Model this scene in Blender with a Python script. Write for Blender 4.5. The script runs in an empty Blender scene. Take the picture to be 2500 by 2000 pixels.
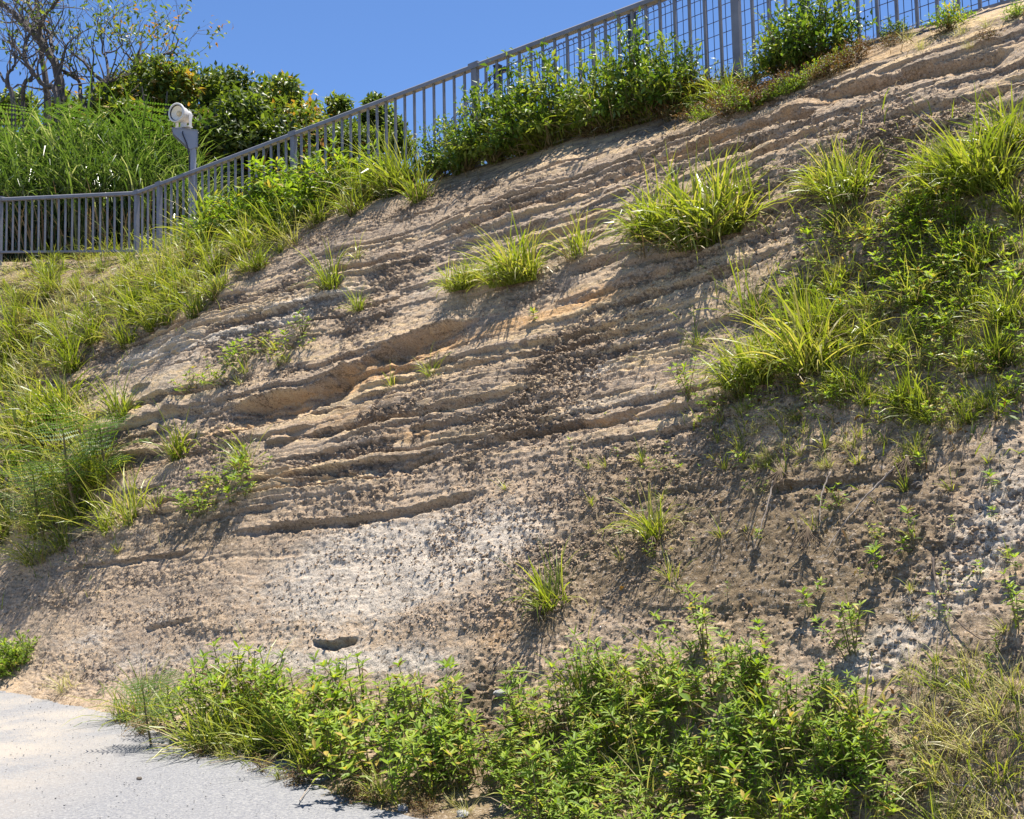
import bpy, math, random
import numpy as np
from mathutils import Vector, Matrix, Euler
R = math.radians
rng = random.Random(7)
nrg = np.random.default_rng(11)
S = bpy.context.scene
COL = S.collection

# ------------------------------------------------------------------ camera, sky, sun, exposure
F = 2800.0                       # focal length in photo pixels (2500 x 2000)
PITCH, ROLL = R(5.2), 0.023
EYE = Vector((0, 0, 1.55))
_F = Vector((0, math.cos(PITCH), math.sin(PITCH)))
_R0 = Vector((1, 0, 0)); _U0 = Vector((0, -math.sin(PITCH), math.cos(PITCH)))
CU = _U0 * math.cos(ROLL) + _R0 * math.sin(ROLL)
CR = _R0 * math.cos(ROLL) - _U0 * math.sin(ROLL)
cam = bpy.data.cameras.new('camera'); cam.sensor_width = 36; cam.sensor_fit = 'HORIZONTAL'
cam.lens = F / 2500 * 36; cam.clip_start = .05; cam.clip_end = 2000
camo = bpy.data.objects.new('camera', cam); COL.objects.link(camo)
camo.matrix_world = Matrix(((CR.x, CU.x, -_F.x, EYE.x), (CR.y, CU.y, -_F.y, EYE.y), (CR.z, CU.z, -_F.z, EYE.z), (0, 0, 0, 1)))
S.camera = camo

D = Vector((.727, -.687, 0)).normalized()          # along the cut face, towards the right and the viewer
N = Vector((-D.y, D.x, 0))                         # into the hill
LN, LD = .19, .07
SUN = (N * LN + D * LD + Vector((0, 0, math.sqrt(1 - LN * LN - LD * LD)))).normalized()
sl = bpy.data.lights.new('sun', 'SUN'); sl.energy = 5; sl.angle = R(.5); sl.color = (1, .945, .85)
so = bpy.data.objects.new('sun', sl); COL.objects.link(so)
so.rotation_euler = SUN.to_track_quat('Z', 'Y').to_euler(); so.location = (0, 0, 30)
W = bpy.data.worlds.new('World'); S.world = W; W.use_nodes = True
nt = W.node_tree; bg = nt.nodes['Background']
sky = nt.nodes.new('ShaderNodeTexSky'); sky.sky_type = 'NISHITA'; sky.sun_disc = False
sky.sun_elevation = math.asin(SUN.z); sky.sun_rotation = math.atan2(SUN.x, SUN.y)
sky.altitude = 0; sky.air_density = .7; sky.dust_density = 0; sky.ozone_density = 10
nt.links.new(sky.outputs[0], bg.inputs[0]); bg.inputs[1].default_value = .1
S.view_settings.view_transform = 'Standard'; S.view_settings.look = 'None'
S.view_settings.exposure = 1.12; S.view_settings.gamma = 1

# ------------------------------------------------------------------ helpers
OK = 2500 / 2156.0                                 # working coordinates: photo seen at 2156 x 1725

def ray(u, v):
    x = (u - 1250) / F; y = (1000 - v) / F
    return (_F + CR * x + CU * y)

def at_depth(u, v, Y):                             # point on the sight line of a pixel at depth Y
    d = ray(u, v)
    return EYE + d * (Y / d.y)

def project(P):
    """P (...,3) -> photo pixel arrays"""
    q = P - np.array(EYE)
    f = q @ np.array(_F); r = q @ np.array(CR); c = q @ np.array(CU)
    f = np.where(f < .2, .2, f)
    return 1250 + F * r / f, 1000 - F * c / f, f

def link(name, me, mats=(), parent=None):
    o = bpy.data.objects.new(name, me); COL.objects.link(o)
    for m in mats: me.materials.append(m)
    if parent: o.parent = parent
    return o

def tag(o, label=None, cat=None, group=None, kind=None):
    if label: o['label'] = label
    if cat: o['category'] = cat
    if group: o['group'] = group
    if kind: o['kind'] = kind
    return o

def empty(name, loc, rot=(0, 0, 0), scale=1):
    o = bpy.data.objects.new(name, None); COL.objects.link(o)
    o.location = loc; o.rotation_euler = rot; o.scale = (scale,) * 3; o.empty_display_size = .1
    return o

def np_mesh(name, V, quads=None, tris=None, smooth=False):
    me = bpy.data.meshes.new(name)
    V = np.asarray(V, np.float32); me.vertices.add(len(V)); me.vertices.foreach_set('co', V.ravel())
    loops = []; starts = []; tot = []; p = 0
    if quads is not None and len(quads):
        q = np.asarray(quads, np.int32); loops.append(q.ravel()); starts.append(p + np.arange(len(q)) * 4); tot.append(np.full(len(q), 4)); p += q.size
    if tris is not None and len(tris):
        t = np.asarray(tris, np.int32); loops.append(t.ravel()); starts.append(p + np.arange(len(t)) * 3); tot.append(np.full(len(t), 3)); p += t.size
    L = np.concatenate(loops); st = np.concatenate(starts); to = np.concatenate(tot)
    me.loops.add(len(L)); me.loops.foreach_set('vertex_index', L.astype(np.int32))
    me.polygons.add(len(st)); me.polygons.foreach_set('loop_start', st.astype(np.int32))
    try: me.polygons.foreach_set('loop_total', to.astype(np.int32))
    except Exception: pass
    if smooth: me.polygons.foreach_set('use_smooth', np.ones(len(st), bool))
    me.update(calc_edges=True); me.validate()
    return me

class MB:
    """collects pieces of one mesh; every face corner carries a tint"""
    def __init__(s): s.v = []; s.f = []; s.t = []
    def add(s, vs, fs, tint=.5):
        b = len(s.v); s.v += [tuple(x) for x in vs]; s.t += [tint] * len(vs) if not hasattr(tint, '__len__') else list(tint)
        s.f += [tuple(i + b for i in f) for f in fs]
    def box(s, c, ax, ay, az, tint=.5):            # centre and three half axes
        c, ax, ay, az = map(Vector, (c, ax, ay, az))
        vs = [c + ax * i + ay * j + az * k for k in (-1, 1) for j in (-1, 1) for i in (-1, 1)]
        s.add(vs, [(0, 2, 3, 1), (4, 5, 7, 6), (0, 1, 5, 4), (2, 6, 7, 3), (0, 4, 6, 2), (1, 3, 7, 5)], tint)
    def tube(s, pts, rad, sides=6, tint=.5, cap=True):
        pts = [Vector(p) for p in pts]; n = len(pts)
        rad = list(rad) if hasattr(rad, '__len__') else [rad] * n
        t0 = (pts[1] - pts[0]).normalized(); ref = Vector((0, 0, 1)) if abs(t0.z) < .9 else Vector((1, 0, 0))
        x = t0.cross(ref).normalized(); vs = []
        for i, p in enumerate(pts):
            t = (pts[min(i + 1, n - 1)] - pts[max(i - 1, 0)]).normalized()
            x = (x - t * x.dot(t)).normalized(); y = t.cross(x)
            vs += [p + (x * math.cos(2 * math.pi * k / sides) + y * math.sin(2 * math.pi * k / sides)) * rad[i] for k in range(sides)]
        fs = [(i * sides + k, i * sides + (k + 1) % sides, (i + 1) * sides + (k + 1) % sides, (i + 1) * sides + k) for i in range(n - 1) for k in range(sides)]
        if cap: fs += [tuple(range(sides))[::-1], tuple((n - 1) * sides + k for k in range(sides))]
        s.add(vs, fs, tint)
    def lathe(s, prof, c, axis, sides=28, tint=.5):  # prof: (along, radius)
        c = Vector(c); az = Vector(axis).normalized(); ax = az.cross(Vector((0, 0, 1)) if abs(az.z) < .9 else Vector((1, 0, 0))).normalized(); ay = az.cross(ax)
        vs = [c + az * h + (ax * math.cos(2 * math.pi * k / sides) + ay * math.sin(2 * math.pi * k / sides)) * r for h, r in prof for k in range(sides)]
        fs = [(i * sides + k, i * sides + (k + 1) % sides, (i + 1) * sides + (k + 1) % sides, (i + 1) * sides + k) for i in range(len(prof) - 1) for k in range(sides)]
        s.add(vs, fs, tint)
    def mesh(s, name, smooth=False):
        me = bpy.data.meshes.new(name); me.from_pydata(s.v, [], s.f); me.update()
        a = me.attributes.new('tint', 'FLOAT', 'POINT'); a.data.foreach_set('value', np.asarray(s.t, np.float32))
        if smooth: me.polygons.foreach_set('use_smooth', np.ones(len(me.polygons), bool))
        return me
    def build(s, name, mat, parent=None, smooth=False):
        return link(name, s.mesh(name, smooth), [mat], parent)

# numpy value noise
def _h(ix, iy, iz, seed):
    n = (ix * 73856093) ^ (iy * 19349663) ^ (iz * 83492791) ^ (seed * 2654435761 & 0x7fffffff)
    n = n & 0x7fffffff
    n = (n ^ (n >> 13)) * 1274126177 & 0x7fffffff
    n = (n ^ (n >> 16)) * 668265263 & 0x7fffffff
    return ((n ^ (n >> 15)) & 0xffffff) / float(0xffffff) * 2 - 1

def noise2(x, y, seed=0):
    x = np.asarray(x, float); y = np.asarray(y, float)
    ix = np.floor(x).astype(np.int64); iy = np.floor(y).astype(np.int64)
    fx = x - ix; fy = y - iy
    sx = fx * fx * fx * (fx * (fx * 6 - 15) + 10); sy = fy * fy * fy * (fy * (fy * 6 - 15) + 10)
    z = np.zeros_like(ix)
    a = _h(ix, iy, z, seed); b = _h(ix + 1, iy, z, seed); c = _h(ix, iy + 1, z, seed); d = _h(ix + 1, iy + 1, z, seed)
    return (a + (b - a) * sx) * (1 - sy) + (c + (d - c) * sx) * sy

def fbm(x, y, seed=0, oct=4, gain=.5):
    s = 0; amp = 1; t = 0
    for o in range(oct):
        c, n = math.cos(.6 * o), math.sin(.6 * o)
        s = s + amp * noise2((x * c - y * n) * 2 ** o + 13.7 * o, (x * n + y * c) * 2 ** o, seed + o); t += amp; amp *= gain
    return s / t

def sstep(x, a, b):
    t = np.clip((x - a) / (b - a), 0, 1); return t * t * (3 - 2 * t)

# ------------------------------------------------------------------ materials
def mat(name):
    m = bpy.data.materials.new(name); m.use_nodes = True
    nt = m.node_tree
    for n in list(nt.nodes): nt.nodes.remove(n)
    out = nt.nodes.new('ShaderNodeOutputMaterial')
    return m, nt, out

def node(nt, typ, **kw):
    n = nt.nodes.new(typ)
    for k, v in kw.items():
        if hasattr(n, k): setattr(n, k, v)
        else: n.inputs[k].default_value = v
    return n

def mixc(nt, fac, a, b, blend='MIX'):
    m = nt.nodes.new('ShaderNodeMix'); m.data_type = 'RGBA'; m.blend_type = blend
    for i, x in ((0, fac), (6, a), (7, b)):
        if isinstance(x, (int, float)): m.inputs[i].default_value = x
        elif isinstance(x, tuple): m.inputs[i].default_value = (*x, 1) if len(x) == 3 else x
        else: nt.links.new(x, m.inputs[i])
    return m.outputs[2]

def math_(nt, op, a, b=0.0, clamp=False):
    m = nt.nodes.new('ShaderNodeMath'); m.operation = op; m.use_clamp = clamp
    for i, x in enumerate((a, b)):
        if isinstance(x, (int, float)): m.inputs[i].default_value = x
        else: nt.links.new(x, m.inputs[i])
    return m.outputs[0]

def noise(nt, scale, detail=4, rough=.55, vec=None, kind='ShaderNodeTexNoise'):
    n = nt.nodes.new(kind); n.inputs['Scale'].default_value = scale
    if 'Detail' in n.inputs: n.inputs['Detail'].default_value = detail
    if 'Roughness' in n.inputs: n.inputs['Roughness'].default_value = rough
    if vec is not None: nt.links.new(vec, n.inputs['Vector'])
    return n.outputs[0]

def ramp(nt, fac, stops, interp='LINEAR'):
    r = nt.nodes.new('ShaderNodeValToRGB'); r.color_ramp.interpolation = interp
    e = r.color_ramp.elements
    while len(e) < len(stops): e.new(.5)
    for el, (p, c) in zip(e, stops):
        el.position = p; el.color = (c, c, c, 1) if isinstance(c, (int, float)) else (*c, 1)
    nt.links.new(fac, r.inputs[0]); return r.outputs[0]

def remap(nt, x, a, b, c=0., d=1.):
    m = nt.nodes.new('ShaderNodeMapRange'); m.inputs[1].default_value = a; m.inputs[2].default_value = b
    m.inputs[3].default_value = c; m.inputs[4].default_value = d; nt.links.new(x, m.inputs[0]); return m.outputs[0]

def leaf_mat(name, stops, transl=.4, rough=.45, spec=.5, tcol=(1.25, 1.3, .5)):
    """leaf or blade: reflects and lets light through; tint (0..1) runs over the stops"""
    m, nt, out = mat(name)
    at = node(nt, 'ShaderNodeAttribute', attribute_name='tint')
    oi = nt.nodes.new('ShaderNodeObjectInfo')
    f = math_(nt, 'ADD', at.outputs['Fac'], math_(nt, 'MULTIPLY', math_(nt, 'SUBTRACT', oi.outputs['Random'], .5), .22), True)
    c = ramp(nt, f, stops)
    p = node(nt, 'ShaderNodeBsdfPrincipled'); nt.links.new(c, p.inputs['Base Color'])
    p.inputs['Roughness'].default_value = rough; p.inputs['Specular IOR Level'].default_value = spec
    t = node(nt, 'ShaderNodeBsdfTranslucent'); nt.links.new(mixc(nt, 1., c, (*tcol, 1), 'MULTIPLY'), t.inputs[0])
    mx = nt.nodes.new('ShaderNodeMixShader'); mx.inputs[0].default_value = transl
    nt.links.new(p.outputs[0], mx.inputs[1]); nt.links.new(t.outputs[0], mx.inputs[2]); nt.links.new(mx.outputs[0], out.inputs[0])
    return m

def plain(name, c1, c2, scale=20, rough=.7, metal=0, bump=.0, bscale=60, spec=.5):
    m, nt, out = mat(name)
    tc = nt.nodes.new('ShaderNodeTexCoord')
    n = noise(nt, scale, 6, .6, tc.outputs['Object'])
    c = mixc(nt, remap(nt, n, .35, .65), c1, c2)
    p = node(nt, 'ShaderNodeBsdfPrincipled'); nt.links.new(c, p.inputs['Base Color'])
    p.inputs['Roughness'].default_value = rough; p.inputs['Metallic'].default_value = metal; p.inputs['Specular IOR Level'].default_value = spec
    if bump:
        b = node(nt, 'ShaderNodeBump'); b.inputs['Strength'].default_value = bump; b.inputs['Distance'].default_value = .01
        nt.links.new(noise(nt, bscale, 4, .6, tc.outputs['Object']), b.inputs['Height']); nt.links.new(b.outputs[0], p.inputs['Normal'])
    nt.links.new(p.outputs[0], out.inputs[0]); return m

M = {}
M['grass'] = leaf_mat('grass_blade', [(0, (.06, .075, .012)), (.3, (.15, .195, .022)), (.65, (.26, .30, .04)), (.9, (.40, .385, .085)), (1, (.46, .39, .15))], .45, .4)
M['palegrass'] = leaf_mat('straw_green_blade', [(0, (.10, .09, .03)), (.4, (.25, .26, .065)), (.75, (.40, .385, .12)), (1, (.56, .49, .26))], .38, .45)
M['straw'] = leaf_mat('dry_grass', [(0, (.10, .065, .03)), (.5, (.26, .19, .09)), (1, (.46, .38, .22))], .25, .6, tcol=(1.1, 1.05, .8))
M['pampas'] = leaf_mat('tall_grass_blade', [(0, (.03, .055, .014)), (.4, (.08, .135, .03)), (.8, (.16, .22, .06)), (1, (.40, .41, .28))], .38, .27, 1.0)
M['weed'] = leaf_mat('weed_leaf', [(0, (.10, .05, .02)), (.12, (.06, .075, .014)), (.4, (.13, .21, .022)), (.75, (.25, .35, .034)), (.95, (.40, .45, .065)), (1, (.45, .33, .08))], .45, .5, .3)
M['bush'] = leaf_mat('bush_leaf', [(0, (.03, .045, .01)), (.35, (.07, .125, .018)), (.75, (.145, .225, .028)), (1, (.27, .30, .055))], .42, .42, .4)
M['tree'] = leaf_mat('tree_leaf', [(0, (.022, .034, .008)), (.35, (.075, .11, .02)), (.72, (.15, .205, .033)), (.93, (.26, .28, .06)), (1, (.38, .18, .05))], .45, .42, .4)
M['fern'] = leaf_mat('feathery_leaf', [(0, (.04, .08, .016)), (.5, (.075, .14, .027)), (1, (.125, .2, .045))], .4, .5)
M['brownleaf'] = leaf_mat('withered_leaf', [(0, (.06, .03, .012)), (.5, (.15, .08, .025)), (.8, (.22, .14, .04)), (1, (.16, .19, .04))], .3, .6, tcol=(1.2, 1., .6))
M['stem'] = plain('weed_stem', (.16, .1, .05), (.1, .11, .03), 15, .7)
M['stick'] = plain('dead_stick', (.38, .32, .26), (.2, .155, .12), 12, .8)
M['twig'] = plain('dark_twig', (.1, .07, .05), (.05, .035, .028), 12, .85)
M['bark'] = plain('tree_bark', (.12, .10, .09), (.06, .05, .045), 8, .9, 0, .5, 40)
M['root'] = plain('root', (.07, .045, .028), (.13, .09, .05), 12, .9)
M['rail'] = plain('galvanised_steel', (.205, .205, .22), (.155, .155, .17), 5, .6, .12, .05, 50)
M['pole'] = plain('pole_steel', (.29, .30, .34), (.23, .24, .275), 3, .5, .2)
M['lampbody'] = plain('lamp_paint', (.62, .6, .56), (.5, .48, .45), 6, .45, .05)
M['dark'] = plain('dark_steel', (.02, .02, .035), (.035, .035, .05), 6, .5, .2)
M['wire'] = plain('mesh_wire', (.05, .06, .1), (.08, .09, .13), 6, .5, .3)
M['stone'] = plain('loose_stone', (.12, .1, .08), (.07, .055, .042), 30, .95, 0, .5, 90)
M['rockcrumb'] = plain('rock_crumb', (.34, .245, .16), (.14, .10, .065), 9, .95)
M['soilcrumb'] = plain('soil_crumb', (.10, .07, .042), (.06, .042, .028), 9, .95)
M['greystone'] = plain('pale_stone', (.34, .33, .32), (.2, .19, .185), 25, .9, 0, .4, 60)

# ------------------------------------------------------------------ terrain
def interp(a, pts):
    pts = sorted(pts); return np.interp(a, [p[0] for p in pts], [p[1] for p in pts])
NF = [(-40, 5.1), (-14, 4.95), (-10.6, 4.72), (-6.4, 4.68), (-4.35, 4.72), (-2.5, 4.4), (-1, 4.1), (4, 3.8), (12, 3.8)]
ZC = [(-40, 7.0), (-22, 6.1), (-20, 5.75), (-17, 5.35), (-15, 5.15), (-10, 5.10), (-4, 4.97), (12, 4.88)]
NC = [(-40, 7.5), (-20, 7.6), (-16, 8.25), (12, 8.3)]

def height(a, n):
    nf = interp(a, NF); zc = interp(a, ZC); nc = interp(a, NC)
    k = zc / (nc - nf)
    x = k * (n - nf); ap = .22 * (n - nf + .35)
    w = .12; lo = np.logaddexp(x / w, ap / w) * w
    top = zc + .55 * np.clip(n - nc, -9, .8) + .06 * np.clip(n - nc - .8, 0, None)
    left = sstep(-a, 15., 19.)
    top = top + left * .10 * np.clip(n - nc - 1.2, 0, 30)
    w = .14
    return -np.logaddexp(-lo / w, -top / w) * w

def ledge_list():
    # (polyline in working pixels, undercut depth m, recovery height m)
    return [
        ([(455, 872), (560, 838), (690, 790), (770, 745), (840, 705), (930, 672), (1010, 655)], .15, .42),
        ([(270, 905), (330, 880), (440, 855)], .06, .15),
        ([(480, 1122), (545, 1108), (640, 1090), (700, 1088), (760, 1075), (840, 1058), (960, 1035), (1040, 1025)], .085, .13),
        ([(560, 1025), (640, 1010), (760, 985), (830, 968), (890, 950), (960, 935)], .06, .1),
        ([(1000, 935), (1080, 912), (1180, 895), (1280, 885), (1390, 850)], .07, .1),
        ([(690, 940), (740, 915), (850, 885), (950, 862)], .05, .08),
        ([(650, 1340), (690, 1350), (745, 1335)], .09, .09),
        ([(940, 470), (1000, 455), (1060, 432)], .10, .16),
        ([(1380, 330), (1470, 300), (1560, 272), (1640, 248), (1720, 236)], .06, .12),
        ([(1690, 215), (1800, 185), (1930, 160), (2060, 135), (2156, 115)], .10, .2),
        ([(1180, 560), (1260, 530), (1330, 505), (1420, 480)], .07, .14),
        ([(820, 610), (900, 585), (980, 570)], .04, .08),
        ([(250, 780), (370, 745), (480, 700), (560, 668)], .04, .08),
        ([(1250, 560), (1400, 535), (1560, 490), (1680, 470)], .04, .1),
        ([(1560, 1045), (1500, 1035), (1400, 1050), (1330, 1062)], .03, .1),
        ([(1600, 1040), (1700, 1035), (1800, 1020), (1960, 1018)], .04, .12),
        ([(100, 1200), (200, 1180), (300, 1165), (420, 1150)], .05, .1),
        ([(690, 761), (834, 721), (970, 681)], .045, .12), ([(690, 811), (827, 772), (1014, 732), (1122, 711), (1302, 668), (1466, 620)], .05, .13),
        ([(690, 833), (870, 782), (996, 753), (1194, 717), (1338, 681), (1466, 649)], .05, .12), ([(640, 925), (744, 898), (835, 869), (907, 858), (1113, 808)], .055, .13),
        ([(842, 900), (979, 873), (1087, 844), (1195, 822)], .045, .11), ([(1169, 628), (1375, 574), (1500, 535)], .045, .1), ([(1266, 646), (1466, 585), (1600, 545)], .045, .12),
        ([(1380, 360), (1524, 323), (1704, 280)], .045, .1), ([(1632, 256), (1680, 246), (1724, 232)], .07, .16), ([(1704, 306), (1920, 252), (2156, 202)], .05, .12), ([(862, 504), (1050, 432), (1230, 381), (1410, 324)], .05, .12),
        ([(798, 554), (942, 504), (1140, 453), (1302, 410)], .045, .1), ([(900, 540), (1100, 490), (1300, 440)], .035, .08), ([(1500, 330), (1700, 270), (1900, 225)], .04, .09), ([(380, 880), (520, 850), (680, 800)], .04, .1), ([(300, 935), (480, 895), (640, 860)], .04, .1), ([(1100, 420), (1300, 350), (1480, 296)], .04, .09), ([(330, 960), (500, 925), (640, 895)], .035, .09),
        ([(290, 1310), (340, 1303), (400, 1298)], .05, .08),
    ]
WHITE = [(530, 700, 190, 22, -25, 1.), (640, 655, 110, 16, -22, .9), (330, 752, 110, 18, -25, .8), (380, 815, 120, 40, -20, .35), (880, 1165, 260, 85, -10, 1.5), (760, 1130, 120, 30, -14, .8), (1080, 1120, 160, 55, -16, .6),
         (690, 1260, 200, 100, -5, .75), (180, 1335, 80, 25, -25, .9), (330, 1285, 55, 28, -5, .7), (250, 1390, 90, 40, -20, .6), (640, 1390, 280, 35, 2, 1.1), (1990, 1240, 250, 55, -45, 1.8), (1900, 1340, 110, 40, -45, .8), (2100, 960, 120, 50, -40, .7),
         (1225, 785, 80, 22, -18, 1.), (920, 590, 110, 40, -20, .7), (1850, 225, 320, 50, -10, .5), (1230, 858, 150, 16, -12, .8), (1000, 480, 120, 26, -22, .6), (1320, 370, 160, 26, -22, .5), (1900, 1120, 160, 30, -5, .35), (1450, 1080, 150, 25, -10, .35),
         (1050, 1400, 120, 50, 0, .3), (700, 560, 150, 30, -25, .45), (1620, 520, 90, 16, -10, .6), (2120, 1060, 90, 60, -45, .8), (880, 1390, 90, 30, 0, .7), (820, 1235, 120, 40, 0, .5)]
BROWN = [(850, 1700, 320, 60, 12, 1.3), (1050, 1700, 200, 90, 0, 1.0), (430, 1600, 220, 40, 20, 1.0), (1390, 1185, 60, 55, 0, 1.2), (1155, 1330, 55, 45, -20, 1.1), (430, 1120, 110, 45, -15, .8), (1720, 1010, 420, 80, -3, 1.), (1540, 1160, 260, 90, -5, .55), (1280, 1230, 160, 60, -5, .7), (1620, 1270, 300, 80, 0, 1.1), (1480, 1130, 180, 60, -10, .6), (1780, 1160, 160, 90, -20, .6), (1040, 1500, 90, 130, 0, 1.1), (1130, 860, 210, 36, -13, .45), (1100, 760, 170, 40, -16, .5),
         (130, 590, 260, 70, 0, 1.), (1000, 360, 110, 60, -20, .8), (560, 1170, 160, 35, -18, .4), (1500, 215, 240, 60, -18, .9), (1930, 560, 300, 300, 0, .9), (2060, 1520, 180, 220, 0, .8), (1850, 1160, 220, 70, 0, .5),
         (60, 1260, 130, 70, -15, .5), (720, 470, 160, 40, -25, .55), (120, 1460, 120, 30, 10, .3), (250, 700, 200, 60, -35, .5), (330, 1100, 250, 60, -18, .6), (800, 850, 160, 40, -15, .45), (900, 950, 230, 30, -14, .45), (1960, 90, 260, 30, -12, .6), (1940, 280, 160, 20, -12, .4),
         (1250, 1110, 150, 45, -10, .5), (1560, 620, 170, 60, -15, .4), (1350, 1000, 150, 70, -8, .55), (700, 1700, 500, 60, 10, .9), (1500, 1650, 500, 150, 0, .8), (450, 770, 150, 40, -25, .35)]
ORANGE = [(1062, 1335, 40, 60, 35, 1.5), (1500, 1228, 110, 28, 0, .7), (830, 765, 240, 22, -20, .9), (1100, 660, 200, 22, -16, .7), (700, 885, 200, 22, -18, .5), (1320, 605, 150, 18, -14, .6), (1500, 300, 260, 18, -19, .7), (390, 945, 170, 20, -22, .8),
          (875, 912, 60, 18, -10, .8), (1240, 900, 100, 12, -12, .7), (1150, 250, 90, 30, -20, .5), (1850, 130, 200, 20, -12, .6), (620, 1000, 90, 20, -10, .5), (650, 1060, 150, 20, -14, .4), (1180, 620, 130, 30, -18, .4), (90, 590, 140, 30, 0, .7), (160, 1460, 140, 40, 10, .5)]

def blobs(x, y, L):
    s = 0
    for cx, cy, rx, ry, deg, w in L:
        c, n = math.cos(R(deg)), math.sin(R(deg)); dx = x - cx; dy = y - cy
        e = ((dx * c + dy * n) / rx) ** 2 + ((-dx * n + dy * c) / ry) ** 2
        s = s + w * np.exp(-e * .8)
    return s

# grid
aa = [-40.]
while aa[-1] < 12:
    a = aa[-1]; Yd = max(4.5, 6.2 - .68 * (a + 2)) if a < -1 else 5
    st = .0125 * Yd / 9 * 1.25 if -21.2 < a < -.6 else .25
    aa.append(a + st)
aa = np.array(aa)
tt = np.concatenate([np.linspace(-1.1, -.03, 50), np.linspace(0, 1.04, 740), 1.04 + np.linspace(.004, 1, 120)[1:] ** 1.8 * 5.0])
A, T = np.meshgrid(aa, tt, indexing='ij')
nf = interp(A, NF); nc = interp(A, NC)
NN = np.where(T < 0, nf + T * 1.0, nf + T * (nc - nf))
Z = height(A, NN)
dn = 1e-3
slope_k = (height(A, NN + dn) - height(A, NN - dn)) / (2 * dn)
nlen = np.sqrt(1 + slope_k ** 2)
Nn = -slope_k / nlen; Nz = 1 / nlen               # outward normal: n and z components
Q = NN / np.cos(np.arctan(1.35))                  # rough arc length
base = np.stack([A * D.x + NN * N.x, A * D.y + NN * N.y, Z], -1)
U, V, DEP = project(base); OX, OY = U / OK, V / OK
rockmask = sstep(T, -.02, .06) * (1 - sstep(T, .98, 1.06))

# big undulation
disp = .16 * fbm(A * .28, NN * .4, 3, 3) + .05 * fbm(A * .9, NN * 1.2, 9, 3)
# bedding: dips gently to the left
s = Z - .077 * A + .05 * fbm(A * .35, NN * .3, 21, 2) + .010 * fbm(A * 2.2, NN * 1.2, 22, 3) + .006 * noise2(A * 14, NN * 6, 24) + .003 * noise2(A * 45, NN * 30, 25)
B = [-4.]
while B[-1] < 11:
    B.append(B[-1] + rng.choice([.025, .035, .05, .06, .08, .11, .16]) * rng.uniform(.8, 1.2))
B = np.array(B)
idx = np.clip(np.searchsorted(B, s) - 1, 0, len(B) - 2)
def prot(i):
    return noise2(A * .3 + i * 7.31, i * 3.7 + .5, 31) + .6 * noise2(A * .9 + i * 3.1, i * 1.7 + .5, 32) + .45 * noise2(A * 3.3 + i * 1.1, i * 1.3 + .5, 33) + .3 * sstep(noise2(A * 7 + i * 2.3, i * 1.9 + .5, 34), -.1, .1)
edge = sstep(s - B[idx], 0, .009)
pl = prot(idx - 1.) * (1 - edge) + prot(idx * 1.) * edge
strat = .12 + .88 * sstep(s + .45 * fbm(A * .3, NN * .3, 40, 2), 2.25, 2.75)     # the lower bed is massive
strat = strat * (.6 + .6 * np.clip(.5 + fbm(A * .5, NN * .8, 41, 3) * 1.2, 0, 1))
disp = disp + rockmask * .05 * strat * pl
# small sawtooth laminae
lam = (s * 19 + .5 * noise2(A * .8, s * 5, 50)); fr = lam - np.floor(lam)
lamamp = np.clip(.3 + 1.2 * noise2(A * .8, s * 2.3, 51), 0, 1.2)
disp = disp + rockmask * strat * .024 * lamamp * (fr ** .8 - .5)
# ledges drawn from the face
reveal = np.zeros_like(A)
for k, (pl_, dep, rec) in enumerate(ledge_list()):
    xs = [p[0] for p in sorted(pl_)]; ys = [p[1] for p in sorted(pl_)]
    yl = np.interp(OX, xs, ys) + 3.0 * fbm(OX * .04, OX * 0 + k, 60 + k, 3)
    wpx = (xs[-1] - xs[0])
    ta = sstep(OX, xs[0] - 5, xs[0] + .18 * wpx) * (1 - sstep(OX, xs[-1] - .18 * wpx, xs[-1] + 5))
    yl = yl + 1.6 * noise2(OX * .13, OX * 0 + k, 160 + k) + 1.0 * sstep(noise2(OX * .05, OX * 0 + k, 170 + k), -.05, .05)
    if k: dep, rec = dep * .8, rec * .6
    else: rec = .27
    m = (OY - yl) * OK * DEP / F                     # metres below the lip on the face (seen size)
    dd = dep * ta * (1 + .4 * noise2(OX * .03, OX * 0, 80 + k))
    rec_ = np.where(m > 0, sstep(m, 0, .016) * (1 - np.clip(m / rec, 0, 1) ** 2.2), 0)
    lip = np.exp(-(np.clip(-m, 0, 9) / .09)) * (m <= 0) * .3
    disp = disp + dd * (lip - rec_) * rockmask
    reveal = np.maximum(reveal, rec_ * ta * min(1, dep / .08))
# crumbly surface
rough = np.clip(.42 + 1.5 * fbm(A * .9, NN * 1.5, 70, 3) + .5 * noise2(A * .6, s * 6, 72), .06, 1.2)
hard = sstep(pl + .5 * noise2(A * 1.7, NN * 2.2, 73), -.05, .45) * strat
soft = np.clip((1 - hard) * (.24 + .76 * strat) * (.25 + 1.2 * np.clip(rough, 0, 1)) + .5 * np.clip(rough - .5, 0, 1) * (.3 + .7 * strat), 0, 1.1)
r1 = fbm(A * 5, NN * 8, 71, 3); r2 = fbm(A * 24, NN * 34, 74, 2); r3 = noise2(A * 55, NN * 75, 78)
pit = np.clip(noise2(A * 30 + 3, NN * 42, 77) - .3, 0, 1) * sstep(fbm(A * 1.6, NN * 2.2, 79, 2), .0, .35)
crest_soft = 1 - .7 * sstep(T, .9, 1.1)
disp = disp + (.011 * r1 + (.005 + .024 * soft) * r2 + (.0035 + .014 * soft) * r3 - .014 * pit * soft) * crest_soft * sstep(T, -.6, .02)
P = np.stack([A * D.x + NN * N.x + disp * Nn * N.x, A * D.y + NN * N.y + disp * Nn * N.y, Z + disp * Nz], -1)
P[:, T[0] < -.2, 2] -= .02
na, nq = A.shape
I = np.arange(na * nq).reshape(na, nq)
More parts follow.
